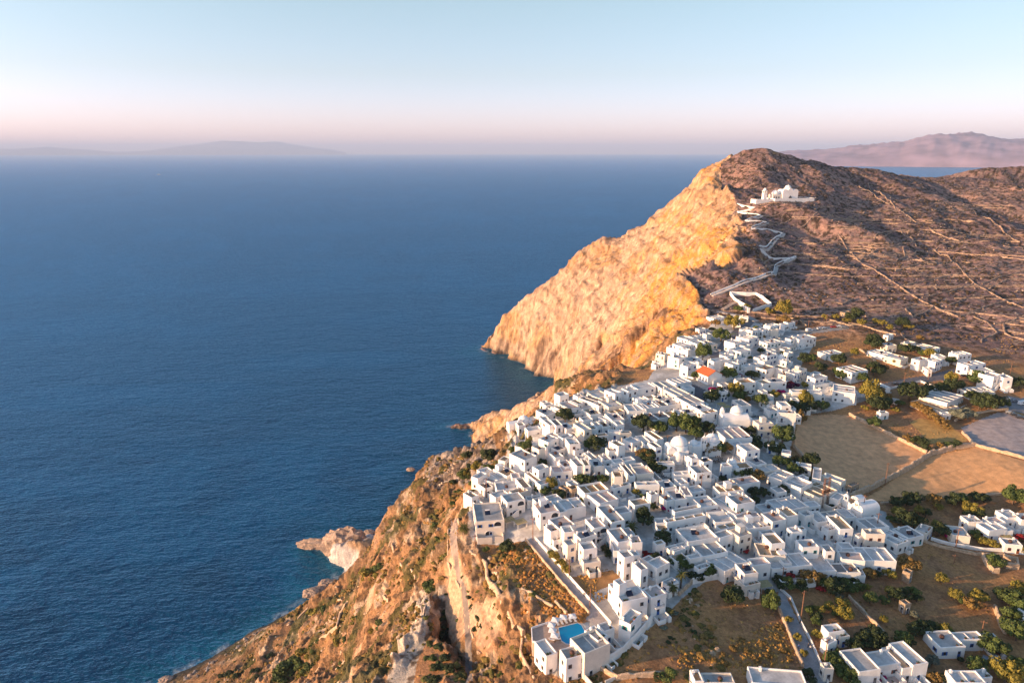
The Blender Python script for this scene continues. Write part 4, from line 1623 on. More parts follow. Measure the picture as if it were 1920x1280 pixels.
# ------------------------------------------------------------------ churches and chapels
def fp_px(off, scl, L, N, R, h):
    c = [(off[0] + x / scl, off[1] + y / scl) for x, y in (L, N, R)]
    n_, a, w, d, zr = footprint(c[0], c[1], c[2], h)
    return n_, a, w, d, zr, c[1]


def dome_part(root, x, y, z, r, drum=0.9, name='dome', mt=None, seg=20):
    b = MB()
    prof = [(r * 1.04, z - 0.3), (r * 1.04, z + drum), (r * 0.98, z + drum + 0.02)]
    for i in range(9):
        t = i / 8 * math.pi / 2
        prof.append((r * math.cos(t) * 0.98, z + drum + r * 0.92 * math.sin(t)))
    b.lathe(prof, seg, x, y)
    o = b.build(name, [mt or WHITE[0]], root, smooth=True)
    c = MB()
    zt = z + drum + r * 0.92
    c.lathe([(0.0, zt - 0.05), (0.28, zt - 0.05), (0.22, zt + 0.3), (0, zt + 0.3)], 8, x, y)
    c.box(x - 0.05, x + 0.05, y - 0.05, y + 0.05, zt + 0.3, zt + 1.2)
    c.box(x - 0.3, x + 0.3, y - 0.05, y + 0.05, zt + 0.8, zt + 0.9)
    c.build('cross', [WHITE[0]], o)
    return o


def vault_part(root, x0, x1, y0, y1, z, along='x', rise=None, name='barrel_roof', mt=None):
    b = MB()
    seg = 12
    half = (y1 - y0) / 2 if along == 'x' else (x1 - x0) / 2
    rise = rise or half * 0.8
    n = 0
    for e in (0, 1):
        for i in range(seg + 1):
            t = math.pi * i / seg
            c, s_ = -math.cos(t) * half, math.sin(t) * rise
            if along == 'x':
                b.v.append(((x0, x1)[e], (y0 + y1) / 2 + c, z + s_))
            else:
                b.v.append(((x0 + x1) / 2 + c, (y0, y1)[e], z + s_))
    k = seg + 1
    for i in range(seg):
        b.f.append((i, i + 1, k + i + 1, k + i) if along != 'x' else (i, k + i, k + i + 1, i + 1)); b.m.append(0)
    b.f.append(tuple(range(k))); b.m.append(0)
    b.f.append(tuple(range(2 * k - 1, k - 1, -1))); b.m.append(0)
    return b.build(name, [mt or WHITE[0]], root)


def bell_gable(root, x, y, z, w=2.6, h=3.2, rz=0.0, openings=2):
    g = empty('bell_gable', (x, y, z), rz, root)
    b = MB()
    t = 0.35
    n = openings
    pw = 0.35
    ow = (w - pw * (n + 1)) / n
    for i in range(n + 1):
        px = -w / 2 + i * (ow + pw)
        b.box(px, px + pw, -t, t, 0, h * 0.62)
    b.box(-w / 2 - 0.1, w / 2 + 0.1, -t - 0.05, t + 0.05, -0.6, 0.3)
    b.box(-w / 2, w / 2, -t, t, h * 0.62, h * 0.78)
    k = len(b.v)
    b.v += [(-w / 2, -t, h * 0.78), (w / 2, -t, h * 0.78), (0, -t, h * 1.12), (-w / 2, t, h * 0.78), (w / 2, t, h * 0.78), (0, t, h * 1.12)]
    for f in ((0, 1, 2), (5, 4, 3), (1, 4, 5, 2), (3, 0, 2, 5)):
        b.f.append(tuple(k + i for i in f)); b.m.append(0)
    b.box(-0.06, 0.06, -0.06, 0.06, h * 1.1, h * 1.1 + 0.9)
    b.box(-0.32, 0.32, -0.05, 0.05, h * 1.1 + 0.5, h * 1.1 + 0.6)
    b.build('gable_wall', [WHITE[0]], g)
    for i in range(n):
        c = MB()
        cx = -w / 2 + pw + ow / 2 + i * (ow + pw)
        c.lathe([(0, h * 0.5), (0.1, h * 0.5), (0.16, h * 0.36), (0.26, h * 0.28), (0, h * 0.28)], 8, cx, 0)
        c.build('bell', [M_DARK], g)
    return g


def body(root, x0, x1, y0, y1, base, h, name='wall', mt=None):
    b = MB()
    b.box(x0, x1, y0, y1, base, h)
    return b.build(name, [mt or WHITE[0]], root)


def church_root(off, scl, L, N, R, h, name, phrase, cat='church'):
    n_, a, w, d, zr, npx = fp_px(off, scl, L, N, R, h)
    r = empty(name, (n_.x, n_.y, zr - h), a)
    gm = min(float(gz(x, y)) for x, y in corners(n_, a, w, d))
    o = tag(r, phrase, cat)
    return r, w, d, gm - (zr - h) - 1.5


# chapel on the cliff edge: barrel vaulted block, dome, bell gable on the front
r, w, d, base = church_root((930, 710), 8, (95, 660), (200, 715), (590, 715), 5.0, 'chapel', 'whitewashed clifftop chapel with barrel roof, dome and bell gable above the sea rocks')
body(r, 0, w, 0, d, base, 5.0)
vault_part(r, 0.02, w * 0.42, 0.03, d - 0.03, 4.98, 'y' if False else 'x', rise=1.5)
dome_part(r, w * 0.66, d * 0.62, 5.0, 2.9, 1.0)
bell_gable(r, w * 0.45, 0.4, 5.0, 2.6, 3.0, 0.0, 2)
vault_part(r, w * 0.5, w * 0.98, d * 0.3, d - 0.05, 4.95, 'x', rise=1.2, name='nave_roof')
shared('doork', 'door', door_builder('k'), r, (w * 0.42, 0, 0.2)); shared('wink', 'window', win_builder('k'), r, (w * 0.2, 0, 1.0)); shared('wink', 'window', win_builder('k'), r, (w * 0.75, 0, 2.4))
# church with orange roof
r, w, d, base = church_root((1200, 570), 8, (840, 1010), (1020, 1085), (1235, 1050), 5.2, 'church', 'long white church with a bright orange tiled gable roof')
body(r, 0, w, 0, d, base, 5.2)
b = MB()
xm = w * 0.5
b.v += [(-0.4, -0.4, 5.1), (xm, -0.4, 7.9), (w + 0.4, -0.4, 5.1), (-0.4, d + 0.4, 5.1), (xm, d + 0.4, 7.9), (w + 0.4, d + 0.4, 5.1), (-0.4, -0.4, 5.3), (xm, -0.4, 8.1), (w + 0.4, -0.4, 5.3), (-0.4, d + 0.4, 5.3), (xm, d + 0.4, 8.1), (w + 0.4, d + 0.4, 5.3)]
for f, m_ in (((6, 7, 10, 9), 0), ((7, 8, 11, 10), 0), ((0, 1, 7, 6), 0), ((1, 2, 8, 7), 0), ((4, 3, 9, 10), 0), ((5, 4, 10, 11), 0), ((3, 0, 6, 9), 0), ((2, 5, 11, 8), 0), ((0, 3, 4, 1), 0), ((1, 4, 5, 2), 0)):
    b.f.append(f); b.m.append(m_)
b.build('roof', [M_TERRA], r)
b = MB()
for yy in (0.0, d):
    k = len(b.v)
    b.v += [(0.01, yy, 5.18), (w - 0.01, yy, 5.18), (xm, yy, 7.85)]
    b.f.append((k, k + 1, k + 2)); b.m.append(0)
b.build('gable', [WHITE[0]], r)
for i in range(4):
    shared('winb', 'window', win_builder('b'), r, (0, (i + 0.5) * d / 4, 1.6), -math.pi / 2, (1, 1, 1.6))
shared('doork', 'door', door_builder('k'), r, (w * 0.5, 0, 0.1))
# big domed church
r, w, d, base = church_root((1330, 690), 8, (150, 710), (215, 790), (600, 770), 5.6, 'church', 'big whitewashed church with barrel vault, white dome and stub bell tower')
body(r, 0, w, 0, d, base, 5.6)
vault_part(r, 0.05, w * 0.98, 0.05, d - 0.05, 5.55, 'x', rise=2.4)
dome_part(r, w * 0.62, d * 0.7, 6.8, 3.1, 1.6)
b = MB(); b.box(0.3, 2.0, d - 2.2, d - 0.5, 5.5, 9.0); b.lathe([(1.0, 9.0), (0.9, 9.6), (0.5, 10.3), (0, 10.6)], 10, 1.15, d - 1.35); b.build('bell_tower', [WHITE[0]], r)
b = MB(); b.lathe([(2.9, base), (2.9, 4.2), (2.4, 5.3), (1.3, 6.0), (0, 6.2)], 16, w, d * 0.5); b.build('apse', [WHITE[0]], r, True)
for i in range(3):
    shared('wink', 'window', win_builder('k'), r, (w * (0.2 + 0.25 * i), 0, 1.4))
# plaza church with large dome
r, w, d, base = church_root((1130, 700), 8, (925, 1075), (985, 1165), (1290, 1150), 5.4, 'church', 'white plaza church with a large rose-lit dome on an octagonal drum')
body(r, 0, w, 0, d, base, 5.4)
vault_part(r, 0.04, w * 0.36, 0.04, d - 0.04, 5.35, 'y', rise=1.7)
dome_part(r, w * 0.64, d * 0.55, 5.4, 3.7, 1.9, seg=24)
bell_gable(r, w * 0.42, d - 0.8, 6.0, 2.0, 2.4, 0.2, 1)
b = MB(); b.lathe([(2.2, base), (2.2, 3.6), (1.7, 4.5), (0, 5.1)], 14, w * 0.5, 0.0); b.build('apse', [WHITE[0]], r, True)
shared('wink', 'window', win_builder('k'), r, (w * 0.85, 0, 1.2)); shared('wink', 'window', win_builder('k'), r, (w * 0.15, 0, 1.2))
# plaza church with bell gable and second dome
r, w, d, base = church_root((1130, 700), 8, (1290, 1020), (1360, 1095), (1790, 1075), 5.0, 'church', 'low white plaza church with a two-arched bell gable between two domes')
body(r, 0, w, 0, d, base, 5.0)
dome_part(r, w * 0.12, d * 0.6, 4.4, 2.0, 0.5)
dome_part(r, w * 0.76, d * 0.6, 5.0, 3.3, 1.2, seg=24)
bell_gable(r, w * 0.38, 0.5, 5.0, 2.8, 4.2, 0.0, 2)
b = MB()
k = 0
b.v += [(w * 0.24, 0.02, 4.98), (w * 0.52, 0.02, 4.98), (w * 0.45, 0.02, 6.2), (w * 0.31, 0.02, 6.2), (w * 0.24, 0.9, 4.98), (w * 0.52, 0.9, 4.98), (w * 0.45, 0.9, 6.2), (w * 0.31, 0.9, 6.2)]
for f in ((0, 1, 2, 3), (7, 6, 5, 4), (1, 5, 6, 2), (3, 2, 6, 7), (4, 0, 3, 7)):
    b.f.append(f); b.m.append(0)
b.build('gable', [WHITE[0]], r)
for px_, h_ in ((w * 0.27, 9.5), (w * 0.5, 9.5)):
    b = MB(); b.lathe([(0.06, 0), (0.04, h_), (0, h_)], 6, px_, -1.5); b.box(px_, px_ + 1.0, -1.52, -1.48, h_ - 0.8, h_ - 0.1, 1); b.build('flagpole', [M_DARK, WHITE[0]], r)
shared('doork', 'door', door_builder('k'), r, (w * 0.38, 0, 0.1), 0, (1.3, 1, 1.2))
# small domed chapel
r, w, d, base = church_root((1260, 840), 8, (765, 210), (835, 300), (1010, 280), 3.9, 'chapel', 'little white chapel with a rosy dome and slim bell gable beside the lane')
body(r, 0, w, 0, d, base, 3.9)
dome_part(r, w * 0.66, d * 0.6, 3.9, 1.9, 0.8)
bell_gable(r, w * 0.16, d * 0.3, 3.9, 1.6, 3.0, 0.5, 1)
shared('doorb', 'door', door_builder('b'), r, (w * 0.3, 0, 0.1))
# double vaulted chapels, gables to the lower left
for L_, N_, R_, hh, ph in (((1115, 610), (1225, 690), (1430, 610), 4.2, 'twin-built white chapel, smaller half with tan roof terrace and belfry'), ((1230, 700), (1415, 810), (1675, 740), 4.6, 'white vaulted chapel with a big rounded barrel roof and belfry on its gable')):
    r, w, d, base = church_root((1440, 860), 8, L_, N_, R_, hh, 'chapel', ph)
    body(r, 0, w, 0, d, base, hh)
    if hh > 4.4:
        vault_part(r, 0.5, w, 0.04, d - 0.04, hh - 0.05, 'x', rise=2.3)
    else:
        vault_part(r, w * 0.55, w, 0.04, d - 0.04, hh - 0.05, 'x', rise=1.8)
        b = MB(); b.box(0.6, w * 0.54, 0.3, d - 0.3, hh + 0.002, hh + 0.08); b.build('terrace', [ROOFM['o']], r)
    b = MB(); b.box(-0.02, 0.4, 0.02, d - 0.02, base, hh + 0.9); b.build('front_gable', [WHITE[0]], r)
    bell_gable(r, 0.2, d * 0.5, hh + 0.9, 2.0, 2.8, -math.pi / 2, 1)
    shared('doork', 'door', door_builder('k'), r, (-0.02, d * 0.5, 0.1), -math.pi / 2)
    shared('wink', 'window', win_builder('k'), r, (w * 0.6, 0, 1.2))
# tiny domed chapel in the upper town
r, w, d, base = church_root((1400, 570), 8, (430, 790), (500, 840), (590, 815), 3.6, 'chapel', 'tiny domed chapel among the houses of the upper town')
body(r, 0, w, 0, d, base, 3.6)
dome_part(r, w * 0.55, d * 0.5, 3.6, 2.1, 0.6)
bell_gable(r, 0.6, d * 0.6, 3.6, 1.4, 2.2, 0.2, 1)

# hilltop church in its walled court
ca = Vector(hit(1452, 378)); cb = Vector(hit(1526, 377))
ang = math.atan2(cb.y - ca.y, cb.x - ca.x)
LW = (cb - ca).length
zc = ca.z + 1.0
hc = tag(empty('hilltop_church', (ca.x, ca.y, zc), ang), 'white hilltop church with stepped domes and a bell tower in a walled court', 'church')
b = MB()
b.box(0, LW, -0.6, 0.0, -9, 2.4); b.box(LW - 0.6, LW, 0.0, 20, -9, 2.4); b.box(-0.02, 0.58, 0.0, 20, -9, 2.41); b.box(0.6, LW - 0.6, 19.4, 20, -7, 2.4)
b.build('court_wall', [WHITE[0]], hc)
b = MB(); b.box(0.58, LW - 0.6, 0, 19.4, -8.8, 0.3); b.build('court', [ROOFM['w']], hc)
b = MB(); b.box(LW * 0.27, LW * 0.66, 6, 17, 0.2, 9.5); b.build('wall', [WHITE[0]], hc)
for i in range(3):
    vault_part(hc, LW * (0.27 + i * 0.13), LW * (0.27 + (i + 1) * 0.13), 5.99, 17.01, 9.48, 'y', rise=2.6 + (i == 1) * 1.4, name='scalloped_roof')
dome_part(hc, LW * 0.465, 12, 11.0, 3.6, 2.2)
b = MB(); b.box(LW * 0.04, LW * 0.26, 7, 16, 0.2, 6.4); b.build('side_chapel', [WHITE[2]], hc)
dome_part(hc, LW * 0.15, 11.5, 6.2, 4.4, 0.8)
b = MB(); b.lathe([(1.8, 0.2), (1.8, 3.2), (0.0, 5.0)], 12, LW * 0.465, 5.9, 0); b.build('porch_arch', [M_GLASS_AND_SHADE], hc)  # near-black solid imitates the shade of the porch opening
for xx in (0.07, 0.13, 0.19):
    shared('wink', 'window', win_builder('k'), hc, (LW * xx, 7.0, 1.6), 0, (1.3, 1, 1.8))
tw = MB()
tx = -9.0
tw.box(tx, tx + 4.2, 8, 12.2, -6, 7.5); tw.box(tx - 0.2, tx + 4.4, 7.8, 12.4, 7.5, 7.9)
for xx in (tx + 0.2, tx + 3.2):
    for yy in (8.2, 11.2):
        tw.box(xx, xx + 0.8, yy, yy + 0.8, 7.9, 10.4)
tw.box(tx, tx + 4.2, 8, 12.2, 10.4, 10.9)
tw.lathe([(2.0, 10.9), (1.8, 12.0), (1.0, 13.2), (0, 13.9)], 12, tx + 2.1, 10.1)
tw.build('bell_tower', [WHITE[0]], hc)
b = MB(); b.box(-22, -0.03, 1.0, 1.6, -9, 1.6); b.box(-22.5, -22, 1.0, 12, -8, 1.6); b.box(-15, tx - 0.02, 6, 13, -6, 1.0); b.build('lower_terrace_wall', [WHITE[0]], hc)

# ------------------------------------------------------------------ hotel pool terrace
dk = [(625, 815), (760, 770), (1035, 722), (1112, 832), (1000, 920), (985, 965), (830, 1010), (690, 940), (632, 930)]
dk = [(860 + x / 4.571, 1000 + y / 4.571) for x, y in dk]
zd = float(hit(1072, 1185)[2]) + 0.8
dxy = [P(x, y, zd)[:2] for x, y in dk]
cxy = (sum(p[0] for p in dxy) / len(dxy), sum(p[1] for p in dxy) / len(dxy))
terr_ = tag(empty('pool_terrace', (cxy[0], cxy[1], zd)), 'paved hotel terrace above the cliff path with a bright blue swimming pool', 'terrace')


def prism(poly, z0, z1, name, mts, parent, org, top_m=0):
    b = MB()
    n = len(poly)
    b.v = [(x - org[0], y - org[1], z0) for x, y in poly] + [(x - org[0], y - org[1], z1) for x, y in poly]
    ar = sum(poly[i][0] * poly[(i + 1) % n][1] - poly[(i + 1) % n][0] * poly[i][1] for i in range(n))
    seq = range(n) if ar > 0 else range(n - 1, -1, -1)
    seq = list(seq)
    b.f.append(tuple(n + i for i in seq)); b.m.append(top_m)
    for q in range(n):
        i, j = seq[q], seq[(q + 1) % n]
        b.f.append((i, j, n + j, n + i)); b.m.append(0)
    return b.build(name, mts, parent)


M_DECK = mat('rose terrace paving', (0.52, 0.36, 0.27), rough=0.85, nscale=1.2, namp=0.12, nscale2=6, namp2=0.08)
pool = [(858, 808), (1018, 768), (1050, 786), (1098, 872), (1092, 892), (1045, 908), (985, 952), (922, 942), (885, 918), (868, 872)]
pool = [(860 + x / 4.571, 1000 + y / 4.571) for x, y in pool]
pxy = [P(x, y, zd)[:2] for x, y in pool]
pc = (sum(p[0] for p in pxy) / len(pxy), sum(p[1] for p in pxy) / len(pxy))
prism(dxy, -9.0, 0.0, 'deck', [M_DECK], terr_, cxy)
kerb = [(pc[0] + (x - pc[0]) * 1.07, pc[1] + (y - pc[1]) * 1.07) for x, y in pxy]
prism(kerb, -0.02, 0.12, 'pool_kerb', [mat('pool kerb', (0.70, 0.66, 0.60), rough=0.7)], terr_, cxy)
M_POOL = mat('pool water', (0.004, 0.27, 0.52), rough=0.06, spec=0.5, bump=0.02, bscale=1.5)
prism(pxy, 0.0, 0.14, 'pool_water', [M_POOL], terr_, cxy)
b = MB()
n = len(dxy)
for i in (7, 8, 0, 1):
    p0, p1 = dxy[i], dxy[(i + 1) % n]
    b.bar((p0[0] - cxy[0], p0[1] - cxy[1], 0.45), (p1[0] - cxy[0], p1[1] - cxy[1], 0.45), 0.9 if False else 0.25)
    b.bar((p0[0] - cxy[0], p0[1] - cxy[1], 0.2), (p1[0] - cxy[0], p1[1] - cxy[1], 0.2), 0.3)
b.build('parapet', [WHITE[0]], terr_)


def parasol(px, py, ph):
    x, y, _ = P(px, py, zd + 2.2)
    r = empty('parasol', (x, y, zd), random.uniform(0, 1))
    b = MB(); b.lathe([(0.04, 0), (0.04, 2.5), (0, 2.5)], 6); b.lathe([(0.3, 0), (0.3, 0.1), (0, 0.1)], 8); b.build('pole', [M_WOOD], r)
    b = MB(); b.lathe([(1.55, 2.05), (1.57, 2.13), (0.8, 2.38), (0, 2.62)], 4); b.build('canopy', [M_CANVAS], r)
    note(r, px, py, ph, 'parasol', 'white parasols round the pool')


def lounger(px, py, rz):
    x, y, _ = P(px, py, zd)
    r = empty('sun_lounger', (x, y, zd), rz)
    if 'lf' not in MESHES:
        pass
    def fr():
        b = MB(); b.box(-0.33, 0.33, -0.9, 0.55, 0.26, 0.33)
        for sx_2 in (-0.28, 0.28):
            for yy in (-0.8, 0.45): b.box(sx_2 - 0.04, sx_2 + 0.04, yy - 0.04, yy + 0.04, 0, 0.26)
        return b, [M_WOOD]
    def cu():
        b = MB(); b.box(-0.31, 0.31, -0.88, 0.4, 0.34, 0.43); return b, [M_CANVAS]
    def bk():
        b = MB(); b.v += [(-0.31, 0.4, 0.36), (0.31, 0.4, 0.36), (0.31, 0.95, 0.78), (-0.31, 0.95, 0.78), (-0.31, 0.42, 0.28), (0.31, 0.42, 0.28), (0.31, 1.0, 0.72), (-0.31, 1.0, 0.72)]
        for f in ((0, 1, 2, 3), (7, 6, 5, 4), (4, 5, 1, 0), (5, 6, 2, 1), (6, 7, 3, 2), (7, 4, 0, 3)): b.f.append(f); b.m.append(0)
        return b, [M_CANVAS]
    shared('lf', 'frame', fr, r); shared('lc', 'cushion', cu, r); shared('lb', 'backrest', bk, r)
    note(r, px, py, 'white cushioned sun lounger', 'sun lounger', 'sun loungers by the pool')


for x, y in ((490, 325), (610, 285), (745, 270), (435, 405), (450, 485), (480, 560)):
    parasol(980 + x / 8, 1120 + y / 8, 'square-topped white parasol')
for x, y, a in ((525, 400, 0.3), (590, 385, 0.3), (650, 370, 0.3), (712, 350, 0.3), (785, 345, 0.3), (500, 590, 1.6), (525, 630, 1.6), (440, 640, 1.2), (470, 500, 1.6), (400, 420, 1.2)):
    lounger(980 + x / 8, 1120 + y / 8, a)

# ------------------------------------------------------------------ walls and paths that follow the ground
def resample(pts, step):
    out = [pts[0]]
    for i in range(len(pts) - 1):
        a, c = pts[i], pts[i + 1]
        L_ = math.hypot(c[0] - a[0], c[1] - a[1])
        n = max(1, int(L_ / step))
        for k in range(1, n + 1):
            out.append((a[0] + (c[0] - a[0]) * k / n, a[1] + (c[1] - a[1]) * k / n))
    return out


def ground_wall(name, px_pts, h, th, mt, ph, cat, group, wob=0.25, step=1.5, xy=None, base=0.8, kind=None, smoothz=False):
    pts = xy or [hit(*p)[:2] for p in px_pts]
    pts = resample(pts, step)
    rnd = random.Random(len(px_pts or pts) * 31 + int(pts[0][0]))
    org = (pts[0][0], pts[0][1], float(gz(*pts[0])))
    b = MB()
    n = len(pts)
    zg = np.array([float(gz(*p)) for p in pts])
    if smoothz and n > 5:
        for _ in range(3):
            zg[1:-1] = (zg[:-2] + zg[1:-1] + zg[2:]) / 3
    for i, p in enumerate(pts):
        q0, q1 = pts[max(i - 1, 0)], pts[min(i + 1, n - 1)]
        dx, dy = q1[0] - q0[0], q1[1] - q0[1]
        l = math.hypot(dx, dy) or 1
        nx, ny = -dy / l, dx / l
        t = th * (1 + wob * rnd.uniform(-0.5, 0.5))
        hh = h * (1 + wob * rnd.uniform(-1, 0.6))
        x, y, z = p[0] - org[0], p[1] - org[1], zg[i] - org[2]
        b.v += [(x - nx * t * 0.62, y - ny * t * 0.62, z - base), (x - nx * t * 0.5, y - ny * t * 0.5, z + hh * 0.85), (x - nx * t * 0.2, y - ny * t * 0.2, z + hh),
                (x + nx * t * 0.2, y + ny * t * 0.2, z + hh), (x + nx * t * 0.5, y + ny * t * 0.5, z + hh * 0.85), (x + nx * t * 0.62, y + ny * t * 0.62, z - base)]
    for i in range(n - 1):
        a, c = i * 6, i * 6 + 6
        for k in range(5):
            b.f.append((a + k, c + k, c + k + 1, a + k + 1)); b.m.append(0)
    b.f.append(tuple(range(5, -1, -1))); b.m.append(0)
    e = (n - 1) * 6
    b.f.append(tuple(e + k for k in range(6))); b.m.append(0)
    for k in range(len(b.f) - 2):
        b.f[k] = b.f[k][::-1]
    b.f[-1], b.f[-2] = b.f[-1][::-1], b.f[-2][::-1]
    o = b.build(name, [mt])
    o.location = org
    if kind:
        tag(o, kind=kind)
    else:
        m_ = (px_pts or [(0, 0)])[len(px_pts or [0]) // 2]
        note(o, m_[0], m_[1], ph, cat, group)
    return o


M_DRY = mat('dry stone', (0.40, 0.29, 0.20), rough=0.97, nscale=0.8, namp=0.3, nscale2=3, namp2=0.3, bump=0.25, bscale=2)
M_DRYP = mat('pale field stone', (0.52, 0.38, 0.26), rough=0.97, nscale=0.8, namp=0.25, nscale2=3, namp2=0.25, bump=0.2, bscale=2)


M_HILLW = mat('hill field stone', (0.33, 0.23, 0.17), rough=0.97, nscale=0.3, namp=0.4, nscale2=1.2, namp2=0.4)


def parse(s):
    return [tuple(float(v) for v in t.split(',')) for t in s.split()]


WALLS = """
f 1592,778 1650,806 1738,850|1.6|0.9
f 1828,836 1790,842 1745,853 1700,882 1660,903 1625,921 1592,935|2.6|1.0
f 1828,836 1850,842 1940,866|1.5|0.9
f 1826,834 1815,822 1804,812|1.4|0.8
f 1488,838 1510,862 1530,885|1.5|0.8
f 985,1013 1052,1092 1105,1151|1.1|0.5
w 1003,1009 1030,1040 1078,1094 1110,1130 1146,1170|1.0|0.35
f 882,1039 912,1063 914,1087 932,1109 943,1140 960,1165 982,1192|2.0|1.0
f 979,1203 976,1227 991,1258 1002,1278|1.6|0.7
f 842,983 840,1025 840,1057 848,1083 861,1102 868,1141 877,1170 890,1209|1.4|0.6
f 859,975 862,990 860,1010 864,1040 872,1065|1.4|0.6
w 1127,1250 1150,1238 1168,1226 1195,1198 1222,1166|2.8|0.4
f 1272,1116 1297,1093|1.6|0.7
w 1298,1094 1335,1087 1362,1082|2.2|0.4
f 1461,1144 1481,1193 1505,1249|1.3|0.7
w 1463,1105 1483,1123 1500,1164 1522,1206 1542,1252 1552,1280|1.0|0.4
w 1745,1012 1776,1021 1841,1032 1898,1034 1925,1040|1.4|0.5
f 1723,1012 1766,1027 1830,1040 1880,1042|1.2|0.6
f 1591,1120 1632,1162 1658,1188|1.2|0.7
f 1842,1044 1850,1060 1862,1074 1872,1074|2.0|0.9
f 1880,1046 1906,1054 1908,1066 1884,1064|2.2|0.8
f 1864,1140 1877,1175 1884,1188|2.2|0.8
f 1651,944 1700,940 1760,934 1840,928 1920,922|0.8|0.8
f 1125,1254 1157,1273 1238,1267|1.6|0.7
f 978,1105 1005,1118 1037,1138|0.9|0.7
f 1041,1129 1052,1140 1063,1151|0.9|0.7
f 735,1021 742,1047 760,1066 780,1083|1.3|0.8
f 729,1050 709,1083 664,1108 629,1128|1.2|0.8
f 655,1128 638,1154 632,1179 603,1199 590,1209|2.4|1.2
f 685,1141 687,1125 729,1125|1.3|0.8
f 748,1144 732,1186|1.2|0.8
f 716,1173 674,1205 629,1257|1.3|0.8
f 622,1225 587,1270|1.3|0.8
f 693,1154 680,1186 674,1205|1.2|0.8
f 558,1160 577,1141|1.2|0.8
f 640,1222 645,1245 655,1270|1.3|0.8
f 1590,607 1612,610 1650,622 1680,628|1.1|0.7
f 1556,601 1575,607 1600,612|1.3|0.7
f 1478,596 1500,602 1512,612|1.1|0.7
f 1430,612 1455,602 1470,598|1.0|0.7
f 1612,656 1630,668 1645,682|1.1|0.6
w 1336,724 1364,714 1392,702|3.4|0.4
w 1640,738 1680,727 1725,716|1.2|0.4
w 1725,716 1740,722 1768,730|1.2|0.4
f 1790,790 1805,782 1850,772 1890,768|1.2|0.8
"""
for ln in WALLS.strip().split('\n'):
    a_, h_, t_ = ln.split('|')
    k_ = a_[0]
    pts_ = parse(a_[2:])
    dist = hit(*pts_[0])[1]
    if k_ == 'f':
        L_ = sum(math.hypot(pts_[i + 1][0] - pts_[i][0], pts_[i + 1][1] - pts_[i][1]) for i in range(len(pts_) - 1))
        ph = ('long ' if L_ > 90 else 'short ') + ('high ' if float(h_) > 1.9 else '') + 'dry stone wall'
        ground_wall('dry_stone_wall', pts_, float(h_), float(t_), M_DRYP if dist < 450 else M_DRY, ph, 'wall', 'dry stone walls')
    else:
        ground_wall('garden_wall', pts_, float(h_), float(t_), WHITE[1], 'white plastered wall', 'wall', 'white garden walls', wob=0.04)
HW = """
1560,260,3.556
40,640 100,740 180,820 300,890 410,960 560,1060 690,1130 840,1190
180,820 290,745 470,725 485,790 430,815 240,815
840,850 880,900 950,970 1040,1020 1150,1080 1280,1130
940,480 1060,540 1130,600 1250,690
0,545 110,525 210,505 215,490
180,320 380,440
650,600 760,660 890,700 1050,690
480,980 650,940 860,895
600,1060 780,1020 940,970
170,970 410,955
760,1120 900,1065 1080,1050
850,1190 1030,1120 1160,1085
1050,1000 1170,940 1280,930
1000,970 1120,920 1280,890
880,890 1250,850
1080,1240 1280,1190
1280,1210 1150,1240 1140,1270
680,740 780,790 840,850
690,740 780,690 900,700
490,1140 560,1110 680,1120 620,1160 540,1190 490,1140
280,665 370,640 410,605
50,610 200,600
60,860 180,830
420,880 560,840 700,830 820,820
460,620 540,680 560,720
720,620 950,640 1180,655
320,490 600,492 880,490
240,300 420,470 560,560
560,880 700,880 840,870
1260,260,3.765
700,640 950,600 1280,560
660,600 840,570 960,560
640,545 800,510 920,500
700,720 900,715 1060,700
560,405 720,380 900,380
620,470 760,455 1000,450
1060,1150 1200,1170 1280,1130
1560,580,5.333
1060,0 1160,40 1260,80 1540,10
1420,80 1560,140 1650,240 1500,300 1490,330
1920,70 1720,150 1640,160
1710,150 1730,240 1800,280 1920,310
690,250 730,300 860,350
"""
ox = oy = 0
for ln in HW.strip().split('\n'):
    if ' ' not in ln:
        ox, oy, scl = map(float, ln.split(','))
        continue
    pts_ = [(ox + x / scl, oy + y / scl) for x, y in parse(ln)]
    L_ = sum(math.hypot(pts_[i + 1][0] - pts_[i][0], pts_[i + 1][1] - pts_[i][1]) for i in range(len(pts_) - 1))
    ground_wall('dry_stone_wall', pts_, 1.15, 0.9, M_HILLW, ('long' if L_ > 90 else 'short') + ' terrace wall of dry stone', 'wall', 'terrace walls on the hill', step=3.0, wob=0.5)

# contour terraces: traced along the slope at constant height
rnd = random.Random(21)
nt_ = 0
for _ in range(900):
    if nt_ >= 64:
        break
    px, py = rnd.uniform(1440, 1910), rnd.uniform(385, 615)
    if (px < 1530 and py > 520) or (px < 1480 and py > 440):
        continue
    x, y, z = hit(px, py)
    z0 = z
    pts_ = [(x, y)]
    sgn = rnd.choice((-1, 1))
    for k in range(rnd.randrange(14, 38)):
        gx_, gy_ = slope_at(x, y, 8.0)
        gx_, gy_ = float(gx_), float(gy_)
        l = math.hypot(gx_, gy_) + 1e-6
        if l < 0.08:
            break
        x, y = x - gy_ / l * 4 * sgn, y + gx_ / l * 4 * sgn
        er = float(gz(x, y)) - z0
        x, y = x - gx_ / l * er / l * 0.5, y - gy_ / l * er / l * 0.5
        pts_.append((x, y))
    if len(pts_) < 6:
        continue
    nt_ += 1
    o = ground_wall('dry_stone_wall', None, rnd.uniform(0.7, 1.2), 0.9, M_HILLW, 'low contour terrace wall of dry stone on the brown hillside', 'wall', 'terrace walls on the hill', step=4.0, wob=0.6, xy=pts_)

